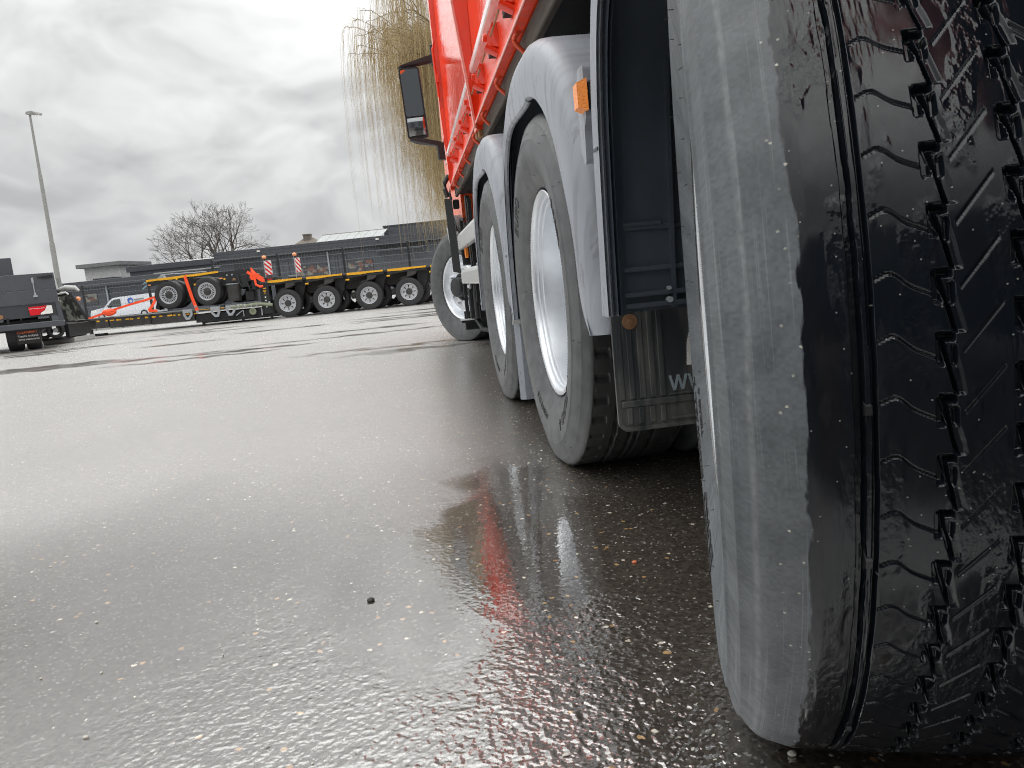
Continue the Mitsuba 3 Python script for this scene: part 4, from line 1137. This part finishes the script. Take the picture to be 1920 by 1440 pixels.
for x in (-.40, -.72, -1.6):
    wk = part('wheel', LK)
    tt_.vertices = np.stack([v[:, 1], v[:, 0], np.maximum(v[:, 2], -.397)], 1)
    obj('tyre', tt_.copy(), 'm_far_tyre', wk, smooth=40, tw=KT @ T().translate([x, .75, .40]))
jw = small_tyre(.19, .12)
for x in (-8.52, -8.26):
    wk = part('support_wheel', RP)
    tw2 = T().translate([x, 18.9, .33]).rotate([0, 0, 1], 30)
    obj('tyre', jw.copy(), 'm_far_tyre', wk, smooth=40, tw=tw2)
    obj('hub', cyl((0, -.07, 0), (0, .05, 0), .05, 14), 'm_galv', wk, tw=tw2)
obj('wheel_frame', cat(bx(-8.66, -8.05, 19.0, 19.6, .42, .47, .01), bx(-8.66, -8.60, 18.8, 19.0, .16, .45), bx(-8.6, -8.1, 18.9, 20.0, .10, .15, .01), bx(-8.1, -8.0, 19.0, 20.2, .15, .45, .01)), 'm_black', RP)
bk = thing('concrete_block', 'pale flat concrete kerb block on the wet ground beside the left truck', 'concrete block')
obj('block', bx(-8.72, -8.0, 19.2, 20.4, 0, .12, .015), 'm_kerb', bk)

# ---- mesh fence
FN = thing('mesh_fence', 'green-grey welded mesh fence on dark posts behind the trailers', 'fence')
FT = T().translate([0, 30, 0]).rotate([0, 0, 1], -5.6)
px = [-14.97 + 2.5 * i for i in range(13)]
fence_s = []
for top, zs in ((1.76, (.06, .45, .9, 1.35, 1.55, 1.74)), (2.24, (.06, .5, 1.0, 1.5, 1.76, 2.0, 2.2))):
    ps = mikit.ply(bx(-.045, .045, -.03, .03, -.05, top, .006), 'm_black')
    wr = [bx(0, 2.44, -.052, -.042, z - .006, z + .006) for z in zs] + [bx(x, x + .0026, -.0435, -.0405, .06, top - .03) for x in np.arange(.05, 2.42, .12)]
    fence_s.append((ps, mikit.ply(cat(wr), 'm_wire')))
for x in px:
    ps, ws = fence_s[int(x > -8)]
    obj('post', None, None, FN, tw=FT @ T().translate([x, 0, 0]), shape=ps)
    obj('mesh_panel', None, None, FN, tw=FT @ T().translate([x + .03, 0, 0]), shape=ws)

# ---- buildings; local x along the front, y backwards
BT = T().translate([0, 66, 0]).rotate([0, 0, 1], math.degrees(-.19))
HL = thing('showroom_hall', 'long dark grey flat-roofed hall with deep roof band and display windows behind the fence', 'building')
x0, x1 = -16.6, 14.
obj('wall', bx(x0, x1, .35, 24., 0, 4.2), 'm_cladding', HL, tw=BT)
rows = []
for i, z in enumerate(np.arange(.3, 4.0, .42)):
    obj('wall_panel', bx(x0 + .02, x1, .325, .349, z, z + .405, .004), 'm_cladding', HL, tw=BT)
for x, e in zip(np.arange(x0 - .1, x1, 3.06), range(20)):
    for z, zz in ((4.10, 4.36), (4.366, 4.62), (4.626, 4.86)):
        obj('roof_band_panel', bx(x, x + 3.05, -.25 - (.02 if z > 4.6 else 0), .3, z, zz - .003, .006), 'm_cornice', HL, tw=BT)
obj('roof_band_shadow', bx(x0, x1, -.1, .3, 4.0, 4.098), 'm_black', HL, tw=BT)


def window(parent, x0_, x1_, z0_, z1_, tw, y=.325, m='m_window', mull=()):
    k = obj('window', bx(x0_ - .07, x1_ + .07, y - .035, y + .02, z0_ - .07, z1_ + .07, .006), 'm_cladding_dark', parent, tw=tw)
    obj('pane', bx(x0_, x1_, y - .045, y - .036, z0_, z1_), m, k, tw=tw)
    for f in mull:
        xx = x0_ + f * (x1_ - x0_)
        obj('mullion', bx(xx - .03, xx + .03, y - .06, y - .046, z0_, z1_), 'm_cladding_dark', k, tw=tw)
    return k


window(HL, -15.2, -13.0, .3, 3.75, BT, m='m_cladding_dark')
for a_, b_ in ((-12.0, -11.6), (-10.9, -10.5), (-6.35, -6.2), (-5.8, -5.4)):
    window(HL, a_, b_, .3, 3.5, BT)
for a_, b_ in ((-9.9, -7.1), (-5.3, -3.2)):
    w_ = window(HL, a_, b_, .4, 3.0, BT, m='m_poster', mull=(.33, .66))
for xx in (-6.95,):
    obj('downpipe', cyl((xx, .20, .3), (xx, .20, 4.05), .075, 12), 'm_galv', HL, tw=BT)
obj('canopy', bx(-2.6, 1.5, -.30, .30, 3.55, 3.72, .01), 'm_cornice', HL, tw=BT)
for xx in (-12.7, -2.4):
    obj('flood_lamp', bx(xx - .12, xx + .12, -.42, -.272, 4.55, 4.66, .01), 'm_white_plain', HL, tw=BT)
A_T = BT @ T().translate([0, -2, 0])
WG = thing('workshop_wing', 'lower grey wing at the far left with pale rooftop box', 'building')
obj('wall', bx(-36, -16.7, .35, 22, 0, 3.1), 'm_cladding', WG, tw=A_T)
for i, z in enumerate(np.arange(.2, 2.75, .36)):
    obj('wall_panel', bx(-36, -16.72, .325, .349, z, z + .345, .004), 'm_cladding', WG, tw=A_T)
obj('roof_band', bx(-36.2, -16.7, -.2, .33, 2.92, 3.48, .02), 'm_cornice', WG, tw=A_T)
obj('upper_wall', bx(-25.7, -16.75, 4.2, 20, 3.0, 4.2), 'm_cladding', WG, tw=A_T)
obj('upper_band', bx(-25.9, -16.72, 4.0, 20, 4.05, 4.55, .02), 'm_cornice', WG, tw=A_T)
obj('upper_sheet', bx(-23.5, -17.2, 4.1, 4.19, 3.70, 3.78), 'm_pale_wall', WG, tw=A_T)
obj('roof_light', bx(-21.6, -18.4, 6, 7, 4.50, 4.72, .03), 'm_white_plain', WG, tw=A_T)
rb_ = obj('rooftop_box', bx(-32.4, -28.9, 8.2, 13, 3.0, 5.05), 'm_pale_wall', WG, tw=A_T)
obj('box_roof', bx(-32.9, -28.5, 7.7, 13.4, 5.05, 5.42, .02), 'm_grey_trim', rb_, tw=A_T)
obj('roof_hatch', bx(-27.0, -25.2, .6, 2, 3.48, 3.66, .02), 'm_cornice', WG, tw=A_T)
window(WG, -27.9, -26.7, 1.5, 2.4, A_T, m='m_poster')
for xx in (-25.69,):
    obj('downpipe', cyl((xx, .18, .2), (xx, .18, 2.92), .075, 12), 'm_galv', WG, tw=A_T)
RF = thing('glazed_roof', 'sloping pale sheet roof rising behind the dark roof band', 'roof')
for i in range(7):
    xa = -9.9 + i * .90
    obj('roof_sheet', hull([(xa + .0, 6.0, 5.05), (xa + .87, 6.0, 5.05), (xa + .35, 8.2, 6.0), (xa + 1.22, 8.2, 6.0), (xa, 6.0, 5.0), (xa + .87, 6.0, 5.0), (xa + .35, 8.2, 5.94), (xa + 1.22, 8.2, 5.94)]), 'm_roof_sheet', RF, tw=BT)
obj('ridge', cat(bx(-9.6, -3.4, 8.2, 8.5, 5.93, 6.05, .02), bx(-9.9, -3.4, 6.2, 8.4, 4.5, 5.0)), 'm_brick_roof', RF, tw=BT)
OB = thing('office_block', 'taller dark grey box building behind the willow', 'building')
obj('wall', bx(-3.8, 9.5, 8.9, 20, 0, 6.2), 'm_cladding', OB, tw=BT)
for z in np.arange(4.2, 6.1, .4):
    obj('wall_panel', bx(-3.79, 9.5, 8.875, 8.899, z, z + .385, .004), 'm_cladding', OB, tw=BT)
obj('roof_edge', bx(-3.86, 9.6, 8.84, 20, 6.2, 6.36, .01), 'm_cornice', OB, tw=BT)
HS_T = BT @ T().translate([-3.4, 0, .45])
HS = thing('old_house', 'roof and chimney of an old house peeping over the hall', 'house')
obj('roof', hull([(-13.6, 19, 5.2), (-9.6, 19, 5.2), (-12.1, 20.5, 6.35), (-11.0, 20.5, 6.35), (-13.6, 23, 5.2), (-9.6, 23, 5.2)]), 'm_brick_roof', HS, tw=HS_T)
obj('wall', bx(-13.3, -9.9, 19.3, 22.7, 0, 5.2), 'm_brick_roof', HS, tw=HS_T)
obj('chimney', cat(bx(-12.0, -11.25, 20.1, 20.9, 6.0, 6.62, .02), bx(-12.05, -11.2, 20.05, 20.95, 6.62, 6.78, .01)), 'm_brick_roof', HS, tw=HS_T)
YC = thing('yellow_cabin', 'small yellow cabin showing above the far left roof', 'cabin')
obj('cabin_wall', bx(-32.95, -32.2, 9, 11, 2.5, 4.35, .03), 'm_yellow', YC, tw=BT)
obj('cabin_post', cyl((-32.9, 8.9, 2.5), (-32.9, 8.9, 4.9), .05, 8), 'm_black', YC, tw=BT)

# ---- van and car by the hall
VT = T().translate([0, 62, 0]).rotate([0, 0, 1], math.degrees(-.19)) @ T().translate([-26.9, 0, 0])
VN = thing('delivery_van', 'small silver-grey delivery van with a blue ring mark on its side', 'van')


def car_body(prof, width, tumble):
    """prof: (x, z) outline of the side; the body narrows above the belt"""
    P = np.array(prof, float)
    out = []
    rows = []
    for y, inset in ((0, 1.), (.12, .2), (width - .12, .2), (width, 1.)):
        rows.append(np.stack([P[:, 0] + 0 * P[:, 1], np.full(len(P), y) + (tumble if y < width / 2 else -tumble) * np.clip((P[:, 1] - 1.0) / .8, 0, 1), P[:, 1]], 1))
    poly = Polygon(P).buffer(-.05).buffer(.05)
    a = trimesh.creation.extrude_polygon(poly, width, engine='earcut')
    v = np.array(a.vertices)
    t_ = np.clip((v[:, 1] - .95) / .9, 0, 1) * tumble
    y = np.where(v[:, 2] < width / 2, v[:, 2] + t_, v[:, 2] - t_)
    a.vertices = np.stack([v[:, 0], y, v[:, 1]], 1)
    a.invert()
    return a


vp = [(.05, .35), (0.02, .62), (.10, .88), (.55, 1.02), (1.25, 1.12), (1.72, 1.60), (2.0, 1.80), (2.5, 1.86), (5.2, 1.93), (5.6, 1.88), (5.65, .9), (5.65, .35)]
obj('body', car_body(vp, 1.8, .14), 'm_van', VN, tw=VT)
obj('side_window', extr(Polygon([(1.50, 1.10), (1.95, 1.58), (2.25, 1.68), (2.70, 1.70), (2.70, 1.08)]).buffer(-.03).buffer(.03), .01, 'xz', .035), 'm_glass_dark', VN, tw=VT @ T().rotate([1, 0, 0], 0))
obj('windscreen', hull([(1.28, .2, 1.13), (1.74, .3, 1.62), (1.28, 1.6, 1.13), (1.74, 1.5, 1.62), (1.24, .2, 1.14), (1.70, .3, 1.63), (1.24, 1.6, 1.14), (1.70, 1.5, 1.63)]), 'm_glass_dark', VN, tw=VT)
obj('blue_ring', extr(Point(3.55, 1.48).buffer(.24, 16).difference(Point(3.58, 1.45).buffer(.14, 16)), .01, 'xz', .04), 'm_blue', VN, tw=VT)
obj('side_print', cat(extr(rrect(3.9, 4.7, 1.50, 1.58, .01), .01, 'xz', .04), extr(rrect(3.9, 4.5, 1.36, 1.42, .01), .01, 'xz', .04)), 'm_grey_trim', VN, tw=VT)
obj('mirror', bx(1.65, 1.85, -.16, .03, 1.08, 1.25, .02), 'm_black', VN, tw=VT)
obj('head_lamp', bx(.10, .55, -.006, .2, .78, .95, .02), 'm_white_plain', VN, tw=VT)
vt = small_tyre(.33, .2)
vt_s = mikit.ply(vt, 'm_far_tyre', smooth=40)
vr_s = mikit.ply(ring_disc([(.09, .19), (.10, .17), (.08, .05), (.10, .001)], 20), 'm_rim_far', smooth=40)
for x in (.95, 4.6):
    wk = part('wheel', VN)
    obj('tyre', None, None, wk, tw=VT @ T().translate([x, .08, .33]), shape=vt_s)
    obj('rim', None, None, wk, tw=VT @ T().translate([x, .07, .33]), shape=vr_s)
CT = T().translate([0, 66, 0]).rotate([0, 0, 1], math.degrees(-.19)) @ T().translate([-31.6, -.9, 0])
CR = thing('white_car', 'white car with dark side window parked behind the silver van', 'car')
cp = [(.0, .4), (.0, .8), (.15, 1.0), (.5, 1.46), (1.0, 1.54), (2.6, 1.55), (3.4, 1.50), (4.35, 1.10), (5.2, .95), (5.3, .6), (5.3, .4)]
obj('body', car_body(cp, 1.75, .18), 'm_car_white', CR, tw=CT)
obj('side_window', extr(Polygon([(3.10, 1.02), (3.20, 1.38), (3.55, 1.40), (4.10, 1.05)]).buffer(-.02).buffer(.02), .01, 'xz', .05), 'm_glass_dark', CR, tw=CT)
obj('tail_lamp', bx(2.95, 3.2, -.006, .1, .68, .76, .01), 'm_tail_red', CR, tw=CT)
for x in (.9, 4.4):
    wk = part('wheel', CR)
    obj('tyre', None, None, wk, tw=CT @ T().translate([x, .08, .33]), shape=vt_s)
    obj('rim', None, None, wk, tw=CT @ T().translate([x, .07, .33]), shape=vr_s)

# ---- lamp posts
LP = thing('lamp_post', 'tall grey tapering street lamp post at the left with a flat head', 'lamp post')
obj('column', tubes([[(-15.70, 37, 0), (-15.66, 37, 3.9), (-15.66, 37, 3.95), (-15.64, 37, 6.9), (-15.64, 37, 6.94), (-15.62, 37, 9.5)]], [[.125, .105, .088, .075, .062, .045]], 16, True), 'm_lamp_post', LP, smooth=50)
hd = [(-15.78, 36.95, 9.50), (-15.78, 37.05, 9.50), (-15.74, 36.93, 9.60), (-15.5, 36.88, 9.62), (-15.5, 37.12, 9.62), (-15.12, 36.93, 9.50), (-15.12, 37.07, 9.50), (-15.2, 36.88, 9.44), (-15.2, 37.12, 9.44), (-15.6, 36.9, 9.47), (-15.6, 37.1, 9.47)]
obj('lamp_head', hull(hd), 'm_lamp_post', LP)
obj('lamp_glass', bx(-15.5, -15.22, 36.91, 37.09, 9.425, 9.445), 'm_white_plain', LP)
SC = thing('utility_cabinet', 'pale tall utility cabinet at the foot of the tall lamp post', 'cabinet')
obj('cabinet_body', hull([(-15.84, 36.6, 2.34), (-15.60, 36.6, 2.34), (-15.72, 36.6, 0), (-15.40, 36.6, 0), (-15.84, 36.85, 2.34), (-15.60, 36.85, 2.34), (-15.72, 36.85, 0), (-15.40, 36.85, 0)]), 'm_pale_wall', SC)
obj('cabinet_side', hull([(-15.595, 36.62, 2.36), (-15.50, 36.62, 2.36), (-15.395, 36.62, 0), (-15.30, 36.62, 0), (-15.595, 36.85, 2.36), (-15.50, 36.85, 2.36), (-15.395, 36.85, 0), (-15.30, 36.85, 0)]), 'm_grey_trim', SC)
L2 = thing('lamp_post', 'thin distant lamp post with a short arm above the left roof', 'lamp post')
obj('column', cyl((-33.75, 80, 0), (-33.75, 80, 5.6), .07, 8, .05), 'm_lamp_post', L2)
obj('arm', cat(bx(-34.1, -33.7, 79.95, 80.05, 5.56, 5.66)), 'm_lamp_post', L2)

# ---- bare oak
def rot_about(v, ax, ang):
    ax = ax / np.linalg.norm(ax)
    return v * math.cos(ang) + np.cross(ax, v) * math.sin(ang) + ax * (ax @ v) * (1 - math.cos(ang))


def bare_tree(seed, base, height, trunk_h, r0, spread, levels=7):
    rg = np.random.default_rng(seed)
    paths, radii, trunk = [], [], []
    top = np.array(base) + [0, 0, trunk_h]
    trunk_p = [np.array(base) + [0, 0, z] + rg.normal(0, .06, 3) * [1, 1, 0] for z in np.linspace(-.2, trunk_h, 5)]
    stack = []
    n = 7
    for i in range(n):
        th = i * 2 * PI / n + rg.uniform(-.3, .3)
        tilt = rg.uniform(.45, 1.25) if i else .12
        stack.append((trunk_p[-1] - [0, 0, rg.uniform(0, .8)], np.array([math.cos(th) * math.sin(tilt), math.sin(th) * math.sin(tilt), math.cos(tilt)]), r0 * rg.uniform(.42, .62), 0))
    while stack:
        p, d, r, lv = stack.pop()
        L = (height - trunk_h) * (.36 * .74 ** lv) * rg.uniform(.8, 1.2)
        k_ = 6 if lv < 3 else 4
        pts, q, dd = [p], p.copy(), d.copy()
        for _ in range(k_):
            dd = dd + rg.normal(0, .16, 3) + np.array([0, 0, .05 if lv < 3 else .015])
            dd /= np.linalg.norm(dd)
            q = q + dd * L / k_
            pts.append(q.copy())
        r1 = r * .62
        paths.append(np.array(pts))
        radii.append(np.linspace(r, r1, len(pts)))
        if lv >= levels - 1:
            continue
        nb = 2 if lv > 0 else 3
        for b_ in range(nb + (rg.random() < .55)):
            i = len(pts) - 1 if b_ < 2 else rg.integers(2, len(pts) - 1)
            ax = np.cross(dd, rg.normal(0, 1, 3))
            stack.append((pts[i], rot_about(dd, ax, rg.uniform(.25, .75)), max(r1 * rg.uniform(.68, .9), .006), lv + 1))
    return trunk_p, paths, radii


OK = thing('bare_oak', 'broad bare oak with a dome of dark branches rising behind the hall roof', 'tree')
tp, pa, ra = bare_tree(4, (-20.4, 88., 0.), 11.4, 3.3, .42, 7)
obj('trunk', tubes([tp], [np.linspace(.5, .36, len(tp))], 10), 'm_bark', OK, smooth=60)
P0_ = [p for p, r in zip(pa, ra) if r[0] > .05]
obj('crown', cat(tubes(P0_, [r for r in ra if r[0] > .05], 6), tubes([p for p, r in zip(pa, ra) if r[0] <= .05], [np.maximum(r, .011) for r in ra if r[0] <= .05], 3)), 'm_bark', OK)

# ---- weeping willow
WL = thing('weeping_willow', 'bare weeping willow with long yellow-brown hanging twigs beside the red truck body', 'tree')
rg = np.random.default_rng(21)
wc = np.array([4.6, 37.0, 0.])
trunk_p = [wc + [0, 0, z] + rg.normal(0, .05, 3) * [1, 1, 0] for z in np.linspace(-.1, 4.2, 6)]
limbs, lr, twigs, tr_ = [], [], [], []


def limb(p, th, out, up, n=16, r=.12):
    """a limb that rises and then arches outwards"""
    t = np.linspace(0, 1, n)
    d = np.array([math.cos(th), math.sin(th), 0])
    wob = np.cumsum(rg.normal(0, .055, (n, 3)), 0) * np.linspace(0, 1, n)[:, None]
    pts = p + np.outer(t * out, d) + np.outer(up * (1 - (1 - t) ** 1.9) - up * .18 * t ** 4, [0, 0, 1]) + wob
    return pts, np.linspace(r, r * .16, n)


for i in range(20):
    th = PI * rg.uniform(.52, 1.48) if i < 11 else rg.uniform(0, 2 * PI)
    p, r = limb(trunk_p[-1] - [0, 0, rg.uniform(0, 1.2)], th, rg.uniform(2.4, 5.2), rg.uniform(4.5, 12.5), 18, .11)
    limbs.append(p)
    lr.append(r)
    for j in range(17):
        k_ = rg.integers(5, 17)
        th2 = th + rg.uniform(-1.2, 1.2)
        q, s_ = limb(p[k_], th2, rg.uniform(.8, 2.6), rg.uniform(.3, 2.0) * (1 - .03 * k_), 9, r[k_] * .55)
        limbs.append(q)
        lr.append(np.maximum(s_, .010))
        for m_ in range(30):
            kk = rg.integers(2, 9)
            st = q[kk]
            th3 = th2 + rg.normal(0, .9)
            L = min(rg.gamma(2.6, 1.35), st[2] - rg.uniform(1.6, 4.2) if st[2] > 4.4 else .6)
            if L < .4:
                continue
            t_ = np.linspace(0, 1, 9)
            o_ = rg.uniform(.15, .7)
            w_ = np.cumsum(rg.normal(0, .014, (9, 3)), 0) * [1, 1, .3]
            tw_ = st + np.outer(o_ * (1 - np.exp(-3.2 * t_)), [math.cos(th3), math.sin(th3), 0]) + np.outer(.22 * np.sin(np.minimum(t_ * 5, PI)) * (t_ < .63) - L * t_ ** 1.35, [0, 0, 1]) + w_
            twigs.append(tw_)
            tr_.append(np.linspace(.0064, .0032, 9) * rg.uniform(.75, 1.25))
obj('trunk', tubes([trunk_p], [np.linspace(.46, .3, 6)], 12), 'm_willow_bark', WL, smooth=60)
obj('limbs', tubes(limbs, lr, 6), 'm_willow_bark', WL, smooth=60)
obj('crown', tubes(twigs, tr_, 3), 'm_willow_twig', WL)

# ---- loose stones on the asphalt
def pebble(seed, r, sq=(1, 1, .55)):
    m = trimesh.creation.icosphere(2, 1.)
    v = np.array(m.vertices)
    m.vertices = v * (.8 + .45 * meshkit.fbm(v * 1.3 + seed * 7.3, 3, seed)[:, None]) * np.array(sq) * r
    return m


CLOD, CHIP, PALE = (-.144, 1.407), (.374, 1.408), (.378, .780)
for nm, m_, loc, r, lb in (('stone', 'm_stone_orange', CHIP, .0052, 'small brick-orange stone chip lying on the dark asphalt'), ('clod', 'm_stone_dark', CLOD, .0070, 'small dark clod lying on the bright wet asphalt'),
                           ('stone', 'm_stone_pale', PALE, .0050, 'pale stone chip at the foot of the big near tyre')):
    k = obj(nm, pebble(len(labels), r), m_, None, smooth=50, tw=T().translate([loc[0], loc[1], r * .35]))
    labels[k] = {'label': lb, 'category': 'stone'}
rp = np.random.default_rng(77)
ms = []
for i in range(70):
    r = rp.gamma(3., .00055) + .0008
    x, y = rp.uniform(-1.1, .62), rp.uniform(.62, 2.6)
    if x > .28 and y > .80 and y < 1.5:
        continue
    b_ = trimesh.creation.icosphere(1, r)
    b_.vertices = np.array(b_.vertices) * rp.uniform(.6, 1.3, 3) * [1, 1, .5] + [x, y, r * .22]
    ms.append(b_)
k = obj('grit', cat(ms), 'm_stone_pale')
labels[k] = {'label': 'fine pale grit scattered on the wet asphalt', 'kind': 'stuff', 'category': 'grit'}

# ---- what stands behind the camera and shows in the mirror and the wet rubber
WB = thing('workshop_hall', 'dark workshop hall on the near side of the yard, behind the camera', 'building')
obj('wall', bx(-34, 34, -32, -26, 0, 5.5, .02), 'm_workshop', WB)
for x in (-20, -12, -4, 4, 12):
    obj('door', bx(x, x + 4.5, -26.0, -25.93, 0, 4.6, .02), 'm_cladding_dark', WB)
DC = thing('black_car', 'low black car parked behind the camera, seen only as a dark reflection', 'car')
DT = T().translate([-2.2, -3.6, 0])
obj('body', car_body(cp, 1.75, .18), 'm_black', DC, tw=DT)
obj('side_window', extr(Polygon([(.9, 1.02), (1.1, 1.40), (3.3, 1.40), (4.0, 1.05)]), .01, 'xz', 1.70), 'm_glass_dark', DC, tw=DT)
for x in (.9, 4.4):
    wk = part('wheel', DC)
    obj('tyre', None, None, wk, tw=DT @ T().translate([x, 1.67, .33]), shape=vt_s)
